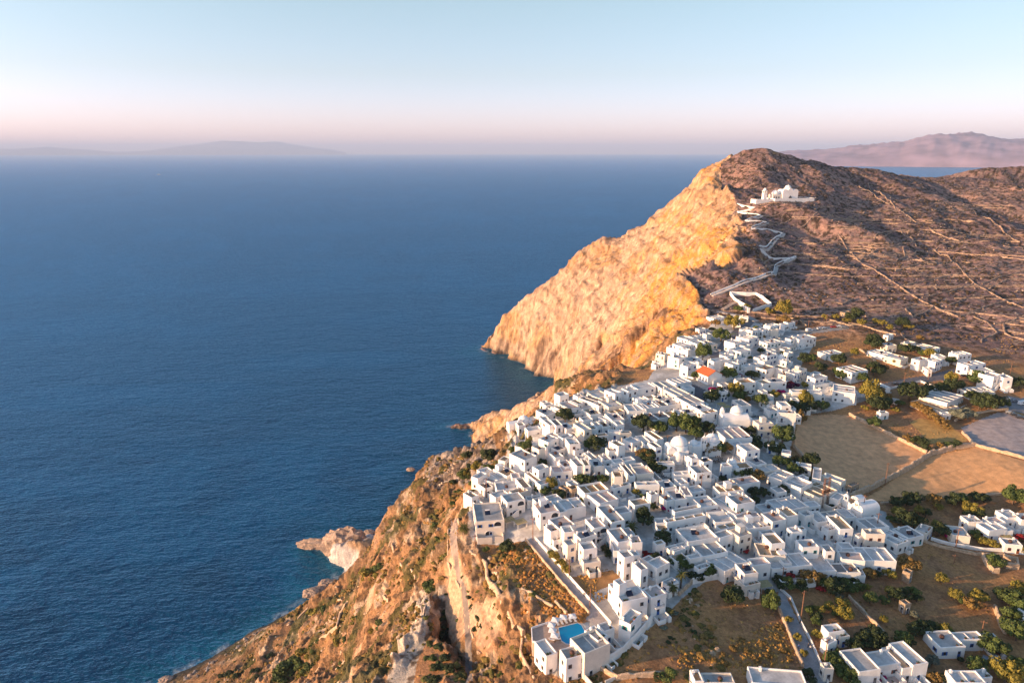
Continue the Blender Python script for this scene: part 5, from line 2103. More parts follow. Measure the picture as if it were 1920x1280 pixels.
# zigzag path up to the hilltop church, paved pale with white parapets
zz = [(1260 + x / 3.765, 260 + y / 3.765) for x, y in parse('455,455 600,485 470,522 635,548 525,582 675,600 565,640 750,655 790,675 620,770 885,830 740,900 720,960 450,1045 280,1110')]
zxy = [hit(*p)[:2] for p in zz]
ground_wall('path', None, 0.45, 3.4, mat('pale path paving', (0.55, 0.47, 0.41), rough=0.9, nscale=0.6, namp=0.12), None, None, None, wob=0.02, step=2.5, xy=zxy, base=3.0, kind='structure', smoothz=True)
rs = resample(zxy, 2.5)
off = []
for i, p in enumerate(rs):
    q0, q1 = rs[max(i - 1, 0)], rs[min(i + 1, len(rs) - 1)]
    dx, dy = q1[0] - q0[0], q1[1] - q0[1]
    l = math.hypot(dx, dy) or 1
    off.append((p[0] + dy / l * 1.8, p[1] - dx / l * 1.8))
o = ground_wall('path_parapet', None, 1.3, 0.6, WHITE[0], 'x', 'wall', None, wob=0.02, step=2.5, xy=off, base=1.5, smoothz=True)
THINGS.pop()
tag(o, 'white zigzag parapet of the path climbing to the hilltop church', 'wall', None, 'thing')
z2 = [hit(*p)[:2] for p in [(1355, 580), (1372, 570), (1388, 560)]]
ground_wall('path', None, 0.3, 3.5, mat('dusty path', (0.42, 0.32, 0.25), rough=0.95), None, None, None, wob=0.02, step=2.5, xy=z2, base=2.0, kind='structure', smoothz=True)
z3 = [hit(*p)[:2] for p in [(1345, 583), (1370, 588), (1402, 594), (1420, 603)]]
ground_wall('road', None, 0.25, 4.5, mat('concrete road', (0.36, 0.33, 0.31), rough=0.9), None, None, None, wob=0.01, step=2.5, xy=z3, base=2.0, kind='structure', smoothz=True)

# walled yard below the hill
yd = parse('410,1100 520,1105 590,1105 640,1130 700,1180 650,1195 570,1225')
yd = [(1260 + x / 3.765, 260 + y / 3.765) for x, y in yd]
ground_wall('yard_enclosure', yd, 2.6, 0.7, WHITE[0], 'white walls enclosing a small walled yard on the hillside', 'wall', None, wob=0.03)
yd = [(1260 + x / 3.765, 260 + y / 3.765) for x, y in parse('410,1100 440,1140 500,1180 530,1195')]
ground_wall('yard_enclosure', yd, 2.6, 0.7, WHITE[0], 'white front wall of the hillside yard', 'wall', None, wob=0.03)
for i, (x, y) in enumerate(parse('480,1205 495,1210 510,1215 525,1222 538,1228')):
    g = hit(1260 + x / 3.765, 260 + y / 3.765)
    b = MB(); b.box(-0.9, 0.9, -0.9, 0.9, -1.5, 3.6); b.box(-1.05, 1.05, -1.05, 1.05, 3.6, 3.9)
    o = b.build('gate_pier', [WHITE[0]]); o.location = g
    note(o, 1260 + x / 3.765, 260 + y / 3.765, 'square white pier', 'pier', 'white piers in a row')
# ------------------------------------------------------------------ trees
def leafmat(name, c, sub=0.0):
    m = mat(name, c, rough=0.75, nscale=0.6, namp=0.35, nscale2=2.5, namp2=0.3, spec=0.25)
    return m


LEAF = {'g': leafmat('green leaf', (0.085, 0.115, 0.03)), 'y': leafmat('olive yellow leaf', (0.23, 0.19, 0.035)), 'd': leafmat('dark leaf', (0.045, 0.062, 0.022)),
        'o': leafmat('dry olive leaf', (0.24, 0.15, 0.045)), 'm': leafmat('magenta blossom', (0.42, 0.012, 0.13)), 'r': leafmat('red blossom', (0.36, 0.03, 0.03)),
        'v': leafmat('purple blossom', (0.10, 0.012, 0.05)), 's': leafmat('silver leaf', (0.17, 0.18, 0.13)), 'p': leafmat('palm frond', (0.10, 0.10, 0.025))}
M_BARK = mat('bark', (0.12, 0.08, 0.055), rough=0.95, nscale=2, namp=0.3)


def crown_mesh(seed, n=2300, flat=0.75, leaf=0.085, lobes=11):
    """Unit crown: leaf-sized faces gathered in uneven clumps; radius about 1, base at z 0."""
    rs = np.random.RandomState(seed)
    cen = rs.normal(0, 1, (lobes, 3))
    cen /= np.linalg.norm(cen, axis=1)[:, None]
    cen *= rs.uniform(0.35, 0.86, (lobes, 1))
    cen[:, 2] = np.abs(cen[:, 2]) * 0.9 - 0.12
    rad = rs.uniform(0.18, 0.44, lobes)
    k = rs.randint(0, lobes, n)
    d = rs.normal(0, 1, (n, 3))
    d /= np.linalg.norm(d, axis=1)[:, None]
    c = cen[k] + d * (rad[k] * rs.uniform(0.72, 1.08, n) ** 0.7)[:, None]
    c[:, 2] = c[:, 2] * flat + 0.5
    t1 = rs.normal(0, 1, (n, 3))
    t1 -= d * (t1 * d).sum(1)[:, None] * 0.6
    t1 /= np.linalg.norm(t1, axis=1)[:, None]
    t2 = np.cross(t1, d + rs.normal(0, 0.45, (n, 3)))
    t2 /= np.linalg.norm(t2, axis=1)[:, None]
    s = leaf * rs.uniform(0.6, 1.35, (n, 1))
    V = np.stack([c - t1 * s, c - t2 * s * 0.6, c + t1 * s, c + t2 * s * 0.6], 1).reshape(-1, 3)
    Fq = np.arange(n * 4).reshape(n, 4)
    me = bpy.data.meshes.new('crown')
    me.vertices.add(len(V)); me.vertices.foreach_set('co', V.astype(np.float32).ravel())
    me.loops.add(n * 4); me.loops.foreach_set('vertex_index', Fq.astype(np.int32).ravel())
    me.polygons.add(n); me.polygons.foreach_set('loop_start', np.arange(0, n * 4, 4, dtype=np.int32))
    me.update(calc_edges=True)
    return me


CROWNS = {}


def crown(kind, var, style='r'):
    key = (kind, var, style)
    if key not in CROWNS:
        if ('base', var, style) not in CROWNS:
            CROWNS[('base', var, style)] = crown_mesh(40 + var * 3 + (0 if style == 'r' else 77), n=2300 if style == 'r' else 1500, flat=0.8 if style == 'r' else 0.62, lobes=15 if style == 'r' else 9, leaf=0.085 if style == 'r' else 0.11)
        me = CROWNS[('base', var, style)].copy()
        me.materials.append(LEAF[kind])
        CROWNS[key] = me
    return CROWNS[key]


def trunk_builder(seed):
    def f():
        rnd = random.Random(seed)
        b = MB()
        p = Vector((0, 0, -0.3)); w = 0.11
        top = Vector((rnd.uniform(-0.05, 0.05), rnd.uniform(-0.05, 0.05), 0.42))
        b.bar(p, top, w * 1.3, 0, w * 0.9)
        for i in range(5):
            a = i * 1.26 + rnd.uniform(-0.3, 0.3)
            q = top + Vector((math.cos(a) * 0.36, math.sin(a) * 0.36, rnd.uniform(0.22, 0.5)))
            b.bar(top - Vector((0, 0, 0.05)), q, w * 0.6, 0, w * 0.22)
            b.bar(q, q + Vector((math.cos(a + 0.6) * 0.2, math.sin(a + 0.6) * 0.2, 0.15)), w * 0.22, 0, w * 0.1)
        return b, [M_BARK]
    return f


def palm_builder(seed):
    def f():
        rnd = random.Random(seed)
        b = MB()
        for i in range(46):
            a = i * 2.399 + rnd.uniform(-0.2, 0.2)
            e0 = rnd.uniform(-0.35, 1.25)
            L_ = rnd.uniform(0.85, 1.1)
            prev = Vector((0, 0, 0)); pw = 0.05
            for k in range(1, 6):
                t = k / 5
                e = e0 - t * 1.25
                cur = prev + Vector((math.cos(a) * math.cos(e), math.sin(a) * math.cos(e), math.sin(e))) * (L_ / 5)
                sd = Vector((-math.sin(a), math.cos(a), 0))
                w = 0.11 * (1 - t * 0.8)
                for sgn in (1, -1):
                    dn = Vector((0, 0, -w * 0.7))
                    b.quad(tuple(prev), tuple(cur), tuple(cur + sd * sgn * w + dn), tuple(prev + sd * sgn * pw + dn))
                prev, pw = cur, w
        return b, [LEAF['p']]
    return f


def palm_trunk():
    b = MB()
    prof = []
    for i in range(9):
        prof.append((0.30 - 0.06 * i / 8 + (0.03 if i % 2 else 0), i / 8 * 3.4 - 0.4))
    prof.append((0, 3.0))
    b.lathe(prof, 9)
    return b, [M_BARK]


TN = {'g': 'rounded green tree', 'y': 'yellow-green tree', 'd': 'dark green tree', 'o': 'dry olive-brown tree', 's': 'silvery grey-green tree'}
SN = {'g': 'green shrub', 'y': 'yellow-green shrub', 'd': 'dark green shrub', 'o': 'dry orange-brown shrub', 'm': 'bright magenta bougainvillea', 'r': 'red-flowering bougainvillea', 'v': 'dark purple bougainvillea', 's': 'silvery grey shrub'}
# x,y (foot of the crown), crown width in survey pixels, kind[, height factor]
TREES = """
1317,676,24,g,1.5 1351,640,28,g 1376,618,30,y 1342,612,15,o 1305,712,18,g 1367,712,26,g 1388,697,15,g 1408,712,20,d 1429,636,10,o 1426,662,11,d 1405,674,9,g 1334,622,10,d 1399,580,12,y 1384,585,14,g
1469,596,25,y,1.5 1440,590,15,y 1567,600,13,y 1600,603,26,d 1586,606,12,y 1616,611,15,y 1545,600,10,y,1.3 1602,668,13,y,1.3 1575,684,23,d 1505,681,20,d 1521,681,20,g 1535,698,21,d 1578,712,20,g 1470,667,12,y 1469,608,20,o
1060,792,28,d 1115,845,32,d 1104,842,20,g 960,852,17,g 987,846,22,g 1087,792,11,g 978,850,14,d
1286,812,34,g,1.2 1268,808,30,g,1.2 1303,812,24,y 1206,808,34,d 1236,812,27,g 1315,793,17,g 1325,814,28,d 1305,824,24,g 1325,850,28,o 1344,851,26,g 1208,862,26,o 1222,862,22,d 1337,715,12,d 1334,753,26,d 1350,748,22,d
1379,742,22,y,1.4 1386,746,18,g 1427,762,25,g 1385,752,18,g 1401,754,13,o 1451,748,17,y 1506,762,26,y,1.4 1500,765,20,g 1477,812,19,d 1467,832,36,g 1508,727,12,y 1485,770,22,d 1500,774,22,d 1520,773,22,d 1540,770,22,g 1500,786,10,o,2.4 1505,792,10,o,2 1335,848,24,o 1359,850,22,o 1411,832,22,d 1446,848,22,d 1460,852,24,d 1418,842,20,d 1405,815,18,d
1630,756,30,y,1.7 1640,760,26,y,1.5 1650,756,24,o,1.3 1705,752,42,d 1740,738,20,d 1637,704,26,d 1650,700,20,d 1579,706,19,g 1570,704,18,g 1614,717,19,g 1600,712,20,d 1642,770,30,d 1656,768,24,d 1621,770,12,y 1679,774,13,y 1685,762,14,g 1717,768,18,o 1728,774,18,o 1740,782,19,o 1752,791,19,o 1764,799,19,o 1775,806,14,o 1641,802,22,g 1722,838,24,d 1708,832,14,o 1735,845,14,d 1700,824,12,o 1761,842,15,o 1776,840,14,g 1789,840,17,d 1782,720,20,y,1.2 1784,735,30,d 1770,740,22,d 1828,720,26,g 1852,770,34,d 1870,768,28,d 1835,768,28,d 1798,788,26,s 1812,786,24,s 1822,755,26,d 1910,728,24,d 1765,735,20,d
1633,654,28,d 1645,648,18,g 1700,664,22,d 1741,671,19,y 1729,668,14,g 1680,684,13,y 1690,616,22,d 1703,618,14,y 1667,619,11,y 1655,612,14,y 1640,608,13,y 1784,684,18,d 1573,684,20,d 1717,660,12,y 1725,640,12,o
877,892,18,y 895,884,20,y 916,886,18,g 876,864,20,d 915,866,26,d 868,900,20,g 1032,920,20,y,1.5 1010,924,16,g 1021,928,20,g 1047,936,22,d 1089,907,22,g 1104,909,20,d 1017,874,15,d 1130,907,20,g 1192,930,13,y,1.3 1215,868,26,d 1231,886,22,d 1205,984,28,d,1.3 1226,956,14,d 1091,942,12,y 1205,938,14,g 1240,882,16,g 1223,878,18,d 1010,918,14,y
1460,874,24,g 1484,886,22,g 1498,888,18,d 1367,890,16,d 1388,895,22,g 1402,896,22,d 1419,900,24,o 1465,926,20,d 1414,932,20,d 1432,932,20,d 1417,945,17,d 1354,903,13,d 1518,874,27,d 1511,902,13,g 1520,940,16,o 1559,955,12,d 1502,876,20,d 1490,866,14,o 1476,872,16,g
1040,1050,17,y 1050,1062,17,y 1061,1075,17,y 1033,1042,12,g 1135,1035,14,d 1185,1012,16,d 1240,1018,28,d 1224,1058,19,d 1230,1048,14,d 1272,1062,24,g 1285,1068,22,g 1297,1086,18,d 1311,1090,16,d 1330,1082,26,g 1344,1080,18,d 1361,1024,10,g 1413,1110,10,y,1.5 1283,1050,14,d 1143,1046,16,d
1448,1146,30,g,1.5 1456,1092,16,d 1475,1102,22,g 1464,1104,16,d 1500,1106,22,d 1521,1094,30,o 1536,1090,20,o 1558,1112,32,d 1545,1100,20,g 1567,1092,16,d 1586,1102,20,g 1600,1098,18,d 1575,1142,24,y 1554,1144,18,y 1540,1150,16,y 1610,1108,18,g 1624,1106,14,y 1582,1108,20,d 1371,1132,36,d 1440,1120,18,d 1595,1112,18,g
1682,968,20,y 1696,988,34,d 1712,990,30,d 1724,964,18,y 1735,968,16,d 1754,952,14,o 1760,1004,28,d 1770,1000,18,g 1755,990,16,y 1700,1072,34,o 1628,1085,22,o 1640,1084,18,d 1666,1084,20,y 1762,1090,20,y 1712,946,28,d 1700,948,22,d 1680,950,22,d 1747,946,24,o 1757,956,14,y 1785,946,24,d 1798,944,22,g 1809,944,18,o 1830,942,22,d 1845,942,18,d 1899,945,36,g 1912,946,26,d 1822,966,28,y 1832,972,20,d 1815,972,18,d 1668,978,14,g 1841,1020,16,y 1850,1022,16,y 1832,1014,14,y 1860,1026,15,y 1828,1006,16,g 1880,1028,14,y 1892,1030,15,y 1905,1032,15,y 1918,1036,15,y
1860,1062,28,g 1707,1118,22,g 1718,1128,16,d 1790,1122,22,y 1832,1128,26,y 1843,1124,18,d 1820,1142,26,o 1806,1134,16,g 1630,1130,22,g 1654,1132,18,g 1667,1112,16,y 1678,1126,26,d 1692,1122,22,d 1582,1162,28,y 1570,1156,18,g 1655,1165,14,y 1713,1158,13,s 1768,1188,24,y 1776,1194,20,g 1691,1206,28,g 1700,1212,22,d 1637,1206,34,d 1620,1212,30,d 1605,1220,28,d 1650,1216,24,d 1713,1192,26,d 1728,1186,28,d 1742,1182,22,d 1573,1256,26,g 1582,1270,28,g 1594,1280,28,g 1858,1226,40,g 1872,1222,26,g 1827,1256,32,g 1884,1278,50,y 1910,1262,34,g 1905,1200,40,g 1890,1184,30,g 1900,1140,40,g 1880,1128,28,d 1904,1110,26,y 1916,1110,22,y 1752,1280,24,o 1746,1246,20,s 1738,1250,14,s 1763,1278,20,d 1892,1166,30,g 1915,1150,30,d 1800,1240,10,d 1640,1190,18,g 1556,1246,26,g 1570,1232,18,g 1575,1246,22,g
1371,1128,20,d 1437,1140,16,d 1477,1168,13,y,1.3 1495,1200,14,y,1.2 1505,1230,13,y,1.2 1518,1150,16,g 1526,1146,12,y 1531,1162,18,d 1530,1172,16,g 1531,1194,16,y 1513,1276,24,d 1562,1244,24,g 1253,1276,26,g 1235,1276,18,d 954,1036,26,d 944,1034,14,g 912,1034,11,g 940,1270,12,g 975,1255,10,g
"""
SHRUBS = """
1248,958,16,m 1340,740,26,m 1352,738,18,m 1466,740,16,m 1489,726,16,v 1478,728,14,v 1391,860,12,v 1398,864,10,v 1576,957,14,r 1585,958,10,r 1209,1042,16,r 1218,1042,10,r 1397,1036,12,r 1268,1022,7,r 1478,1082,22,r 1492,1082,20,o 1506,1084,18,r 1466,1088,14,v 1539,1106,14,r 1656,1274,16,m 1776,1006,16,m 1786,1006,12,r 1875,1116,16,r 1888,1118,14,r 1910,1010,18,r 1916,1014,14,o 1392,680,14,v 1388,706,10,m 1547,760,8,v 1482,722,14,r 1426,704,10,v 1303,660,6,m 1082,872,8,v 1105,895,10,v 1117,898,10,v 1345,930,10,v 1574,1120,18,s 1679,980,12,s 1697,985,10,s 1254,1146,18,s 1263,1150,14,s
700,1078,36,y 712,1066,22,g 688,1084,20,y 806,1104,34,g 822,1014,18,g 818,1030,16,g 825,1050,14,o 808,1004,14,o 596,1150,34,y 612,1146,24,g 585,1152,18,g 548,1252,40,g 562,1240,36,g 575,1228,30,y 536,1262,40,g 522,1274,36,g 588,1216,26,g 600,1206,20,g 570,1266,30,y 582,1256,26,g 596,1244,20,y 716,1176,26,g 700,1184,20,y 635,1206,22,y 648,1198,18,g 664,1164,20,y 676,1158,16,g 870,1085,14,g 888,1142,18,d 899,1160,20,d 893,1184,20,d 885,1122,16,d 905,1176,14,d 880,1108,14,g 940,1210,12,g 935,1195,14,y 948,1226,14,g 955,1240,12,g 942,1240,14,d 826,1215,22,d 836,1235,24,d 828,1190,20,d 842,1255,22,d 850,1215,18,d 858,1240,20,d 820,1255,24,d 845,1170,16,d 835,1150,18,d 852,1190,16,d 862,1268,18,d 815,1275,24,d 840,1278,22,d 812,1235,18,g 740,1200,14,o 760,1130,14,y 775,1092,14,o 735,1140,12,y 640,1250,16,g 620,1262,18,y 655,1225,14,o 430,1262,16,d 445,1268,18,d 415,1268,14,d 478,1262,20,d 505,1232,20,d 850,945,16,g 862,925,18,g 842,960,14,y 838,930,14,o 885,908,14,g 905,905,12,g 815,985,12,g 850,905,14,d 830,865,12,d 895,850,16,d 885,878,20,d 900,868,16,d 1430,610,8,o 1450,588,12,o 1494,600,12,o
1245,1178,14,s 1258,1196,10,d 1290,1172,12,d 1302,1186,12,d 1252,1205,10,d 1330,1210,12,o 1355,1228,14,o 1375,1216,16,o 1390,1200,12,o 1310,1226,10,o 1285,1232,10,o 1400,1222,14,o 1428,1206,14,o 1455,1192,14,o 1462,1176,14,o 1440,1228,16,o 1418,1238,14,o 1470,1222,14,o 1482,1236,14,o 1360,1246,16,o 1340,1240,14,o
"""
BIG = {}


def place_tree(px, py, w, kind, hf, shrub):
    x, y, z = hit(px, py)
    t = math.hypot(x, y)
    depth = CP * y + SP * (CZ - z)
    R_m = max(0.8, 0.5 * w * depth / F * 1.18)
    rnd = random.Random(int(px * 13 + py * 7))
    if not shrub and kind in TN and R_m > 0.9:
        hgt = R_m * 1.55 * hf
        root = empty('tree', (x, y, z), rnd.uniform(0, 6.28))
        o = bpy.data.objects.new('crown', crown(kind, rnd.randrange(5)))
        o.scale = (R_m * 1.12, R_m * 1.12, R_m * 1.25 * hf)
        o.location = (0, 0, R_m * 0.28)
        COL.objects.link(o); o.parent = root
        shared('trunk%d' % rnd.randrange(3), 'trunk', trunk_builder(rnd.randrange(3)), root, (0, 0, 0), 0, (R_m, R_m, R_m * 1.3))
        note(root, px, py, ('tall ' if hf > 1.25 else ('low ' if w < 15 else ('broad ' if w > 29 else ''))) + TN[kind], 'tree', 'trees in and around the town')
    else:
        root = bpy.data.objects.new('bougainvillea' if kind in 'mrv' else 'shrub', crown(kind, rnd.randrange(4), 's'))
        root.location = (x, y, z - R_m * 0.15)
        root.rotation_euler = (0, 0, rnd.uniform(0, 6.28))
        root.scale = (R_m * 1.1, R_m * 1.1, R_m * (0.85 if kind not in 'mrv' else 1.2))
        COL.objects.link(root)
        note(root, px, py, ('wide ' if w > 19 else ('small ' if w < 13 else '')) + SN[kind], 'bougainvillea' if kind in 'mrv' else 'shrub', 'shrubs and bougainvillea')


for tk in TREES.split():
    q = tk.split(',')
    place_tree(float(q[0]), float(q[1]), float(q[2]), q[3], float(q[4]) if len(q) > 4 else 1.0, False)
for tk in SHRUBS.split():
    q = tk.split(',')
    place_tree(float(q[0]), float(q[1]), float(q[2]), q[3], 1.0, True)
for px, py, s_, hh in ((870, 1002, 26, 1.0), (1184, 998, 26, 0.9), (1276, 1102, 26, 1.7), (1261, 1118, 24, 1.2), (1406, 746, 14, 0.7), (1240, 878, 16, 1.0), (1257, 1152, 16, 0.4), (1006, 800, 11, 0.8), (1358, 876, 10, 0.8)):
    x, y, z = hit(px, py)
    depth = CP * y + SP * (CZ - z)
    R_m = 0.5 * s_ * depth / F * 1.15
    root = empty('palm_tree', (x, y, z), px)
    shared('ptrunk', 'trunk', palm_trunk, root, (0, 0, 0), 0, (1, 1, hh))
    shared('pfr', 'fronds', palm_builder(4), root, (0, 0, 3.0 * hh), 0, (R_m, R_m, R_m))
    note(root, px, py, ('tall ' if hh > 1.1 else '') + 'palm tree with arching fronds', 'palm tree', 'palm trees')

# ------------------------------------------------------------------ ground cover
def scatter(name, n, region, size, colr, seed, dens, mt, tris=8, flat=0.7, kind='stuff'):
    """Low rounded clumps joined into one ground-cover mesh. region: bounds; dens(x, y, z, slope) -> probability."""
    rs = np.random.RandomState(seed)
    x = rs.uniform(region[0], region[1], n)
    y = rs.uniform(region[2], region[3], n)
    z = gz(x, y)
    ax, ay = slope_at(x, y)
    keep = rs.rand(n) < dens(x, y, z, np.hypot(ax, ay))
    vis = np.abs(x) < y * 0.98 + 20
    keep &= vis & (z > 4)
    for k in ('street_a', 'street_b', 'street_c', 'street_d', 'street_e', 'plaza', 'lot', 'car_park', 'field_a', 'field_b', 'gully_path', 'cliff_stairs'):
        keep &= ~inpoly(x, y, REGXY[k])
    if name != 'amber_grass':
        keep &= ~inpoly(x, y, TOWN)
    x, y, z = x[keep], y[keep], z[keep]
    m = len(x)
    # low polyhedral clump, 14 triangles
    k = 7
    ang = np.arange(k) * 2 * math.pi / k
    base = np.concatenate([np.stack([np.cos(ang), np.sin(ang), np.full(k, -0.15)], 1), np.stack([0.62 * np.cos(ang + 0.4), 0.62 * np.sin(ang + 0.4), np.full(k, 0.55)], 1), [[0, 0, 0.82]]])
    fc = []
    for i in range(k):
        j = (i + 1) % k
        fc += [(i, j, k + i), (j, k + j, k + i), (k + i, k + j, 2 * k)]
    fc = np.array(fc)
    s = size[0] + (size[1] - size[0]) * rs.rand(m) ** 2
    V = base[None] * (1 + rs.normal(0, 0.22, (m, len(base), 3)))
    V = V * s[:, None, None]
    V[:, :, 2] *= flat
    V += np.stack([x, y, z], 1)[:, None, :]
    Fa = (fc[None] + (np.arange(m) * len(base))[:, None, None]).reshape(-1, 3)
    c = np.array(colr[0])[None] + (np.array(colr[1]) - np.array(colr[0]))[None] * rs.rand(m, 1)
    c = np.repeat(c, len(base), axis=0)
    o = np_mesh(name, V.reshape(-1, 3), Fa, [mt], smooth=False, cols={'tint': c})
    tag(o, kind=kind)
    return o


M_SCRUB = mat('scrub', attr='tint', rough=0.95, nscale=1.0, namp=0.4, nscale2=4, namp2=0.3, spec=0.1)


def dn(f, lo, hi, sc_):
    return lambda x, y, z, s: sstep(lo, hi, fbm(x / sc_ + 3, y / sc_, x * 0, 3)) * f(x, y, z, s)


far_hill = lambda x, y, z, s: (y > 470) & (s < 0.95) & (z > 195)
scatter('scrub', 44000, (90, 1100, 470, 1150), (0.5, 1.7), ((0.05, 0.038, 0.022), (0.11, 0.075, 0.045)), 1, dn(far_hill, 0.30, 0.62, 38), M_SCRUB)
scatter('loose_rocks', 24000, (90, 1100, 470, 1150), (0.3, 1.1), ((0.42, 0.33, 0.27), (0.28, 0.18, 0.13)), 2, dn(far_hill, 0.40, 0.7, 55), M_SCRUB, flat=0.8)
nearslope = lambda x, y, z, s: (y < 460) & (s > 0.12) & (x < 60) & (z > 8)
scatter('slope_scrub', 42000, (-230, 60, 120, 460), (0.3, 1.7), ((0.075, 0.08, 0.025), (0.26, 0.15, 0.05)), 3, dn(nearslope, 0.34, 0.62, 20), M_SCRUB)
scatter('slope_rocks', 9000, (-230, 60, 120, 460), (0.2, 1.3), ((0.55, 0.42, 0.30), (0.36, 0.24, 0.14)), 4, dn(nearslope, 0.45, 0.65, 30), M_SCRUB, flat=0.8)
neardry = lambda x, y, z, s: (y < 480) & (s < 0.4) & (x > -30)
scatter('dry_brush', 42000, (-30, 420, 90, 470), (0.2, 0.6), ((0.20, 0.115, 0.045), (0.46, 0.27, 0.10)), 5, dn(neardry, 0.38, 0.62, 14), M_SCRUB)
lot = poly_hit([(930, 1030), (985, 1012), (1050, 1092), (1104, 1152), (1092, 1165), (1030, 1158), (1000, 1180), (960, 1120)])
scatter('amber_brush', 16000, (-20, 60, 150, 260), (0.3, 0.85), ((0.44, 0.21, 0.055), (0.22, 0.11, 0.04)), 6, lambda x, y, z, s: inpoly(x, y, lot) * 0.75, M_SCRUB, flat=0.9)
sea_r = scatter('shore_boulders', 3000, (-240, -60, 360, 560), (0.4, 2.2), ((0.30, 0.26, 0.23), (0.16, 0.13, 0.11)), 8, lambda x, y, z, s: (z < 9), M_SCRUB, flat=0.8)

gul = poly_hit([(842, 985), (880, 1030), (915, 1060), (945, 1130), (985, 1200), (1000, 1280), (880, 1285), (842, 1100)])
scatter('undergrowth', 7000, (-60, 60, 120, 300), (0.3, 1.5), ((0.07, 0.08, 0.025), (0.19, 0.12, 0.045)), 9, lambda x, y, z, s: inpoly(x, y, gul) * sstep(0.35, 0.6, fbm(x / 9, y / 9, x * 0, 3)), M_SCRUB)
gul2 = poly_hit([(835, 1110), (868, 1110), (876, 1285), (790, 1285), (800, 1200), (815, 1140)])
scatter('undergrowth', 5000, (-60, 60, 120, 300), (0.4, 1.8), ((0.04, 0.055, 0.02), (0.09, 0.09, 0.03)), 10, lambda x, y, z, s: inpoly(x, y, gul2) * 0.8, M_SCRUB)

am = poly_hit([(1160, 1262), (1240, 1205), (1300, 1215), (1400, 1190), (1462, 1160), (1502, 1230), (1485, 1268), (1240, 1275)])
scatter('amber_grass', 26000, (20, 130, 120, 220), (0.15, 0.6), ((0.50, 0.27, 0.07), (0.28, 0.15, 0.05)), 12, lambda x, y, z, s: inpoly(x, y, am) * sstep(0.40, 0.6, fbm(x / 7, y / 7, x * 0, 3)), M_SCRUB, flat=1.0)
am2 = poly_hit([(1080, 1080), (1140, 1066), (1175, 1098), (1155, 1118), (1120, 1130)])
scatter('amber_grass', 9000, (20, 70, 180, 240), (0.15, 0.5), ((0.52, 0.28, 0.07), (0.28, 0.15, 0.05)), 13, lambda x, y, z, s: inpoly(x, y, am2) * sstep(0.40, 0.6, fbm(x / 5, y / 5, x * 0, 3)), M_SCRUB, flat=1.0)

# sea stack beside the spur and a few rocks awash
def boulder(px, py, z, r, seed, ph, sc3=(1, 1, 1)):
    x, y, _ = P(px, py, z)
    bm = bmesh.new()
    bmesh.ops.create_icosphere(bm, subdivisions=4, radius=1)
    for v in bm.verts:
        p = v.co * 2.2
        n_ = float(ridged(np.array([p.x + seed]), np.array([p.y]), np.array([p.z]), 4)[0])
        v.co *= (0.72 + 0.55 * n_)
        v.co = Vector((v.co.x * sc3[0] * r, v.co.y * sc3[1] * r, v.co.z * sc3[2] * r))
    me = bpy.data.meshes.new('sea_rock')
    bm.to_mesh(me); bm.free()
    me.materials.append(M_STACK)
    o = bpy.data.objects.new('sea_rock', me)
    o.location = (x, y, z)
    COL.objects.link(o)
    note(o, px, py, ph, 'rock', None)


M_STACK = mat('sea rock', (0.42, 0.30, 0.22), rough=0.95, nscale=0.5, namp=0.3, nscale2=2, namp2=0.3, bump=0.6, bscale=0.8)
boulder(944, 777, 36, 6.5, 1, 'upright pillar of rock on the crest of the spur', (0.75, 0.75, 1.0))
for i, (px, py, r, ph) in enumerate(((770, 880, 3.5, 'low wave-washed sea rock offshore of the grey bluff'), (692, 998, 4.0, 'dark sea rock behind the fish-tail rock'), (612, 1094, 5.0, 'pale square sea rock in the cove'),
                                     (585, 1112, 6.0, 'long white shore rock in the cove'), (626, 1090, 3.0, 'small pale rock touching the square one'), (598, 1104, 3.6, 'pale rock between the foam and the cove'),
                                     (648, 1086, 2.6, 'small boulder at the head of the cove'), (392, 1252, 3.5, 'pale boulder on the low shore'), (312, 1276, 4.0, 'grey boulder at the lowest left shore'))):
    boulder(px, py, 0.5, r, i + 3, ph, (1.2, 1.0, 0.55))

boulder(596, 1021, 1.5, 7.0, 31, 'thin flat ledge of tan sea rock', (2.5, 0.8, 0.75))
boulder(648, 1022, 6, 12.0, 33, 'jagged pale rock point', (1.7, 0.9, 1.25))

# ------------------------------------------------------------------ poles, mast, vehicles, people, boat
def pole(px, py, h, ph, arm=True, wood=True):
    x, y, z = hit(px, py)
    r = empty('utility_pole', (x, y, z), random.uniform(-0.5, 0.5))
    b = MB(); b.lathe([(0.17, -0.5), (0.12, h), (0, h)], 7); b.build('post', [M_POLE if wood else M_DARK], r)
    if arm:
        b = MB(); b.box(-0.9, 0.9, -0.06, 0.06, h - 0.7, h - 0.55)
        for xx in (-0.8, 0, 0.8):
            b.box(xx - 0.05, xx + 0.05, -0.05, 0.05, h - 0.55, h - 0.3)
        b.build('crossarm', [M_POLE], r)
    note(r, px, py, ph, 'pole', 'utility poles')
    return r


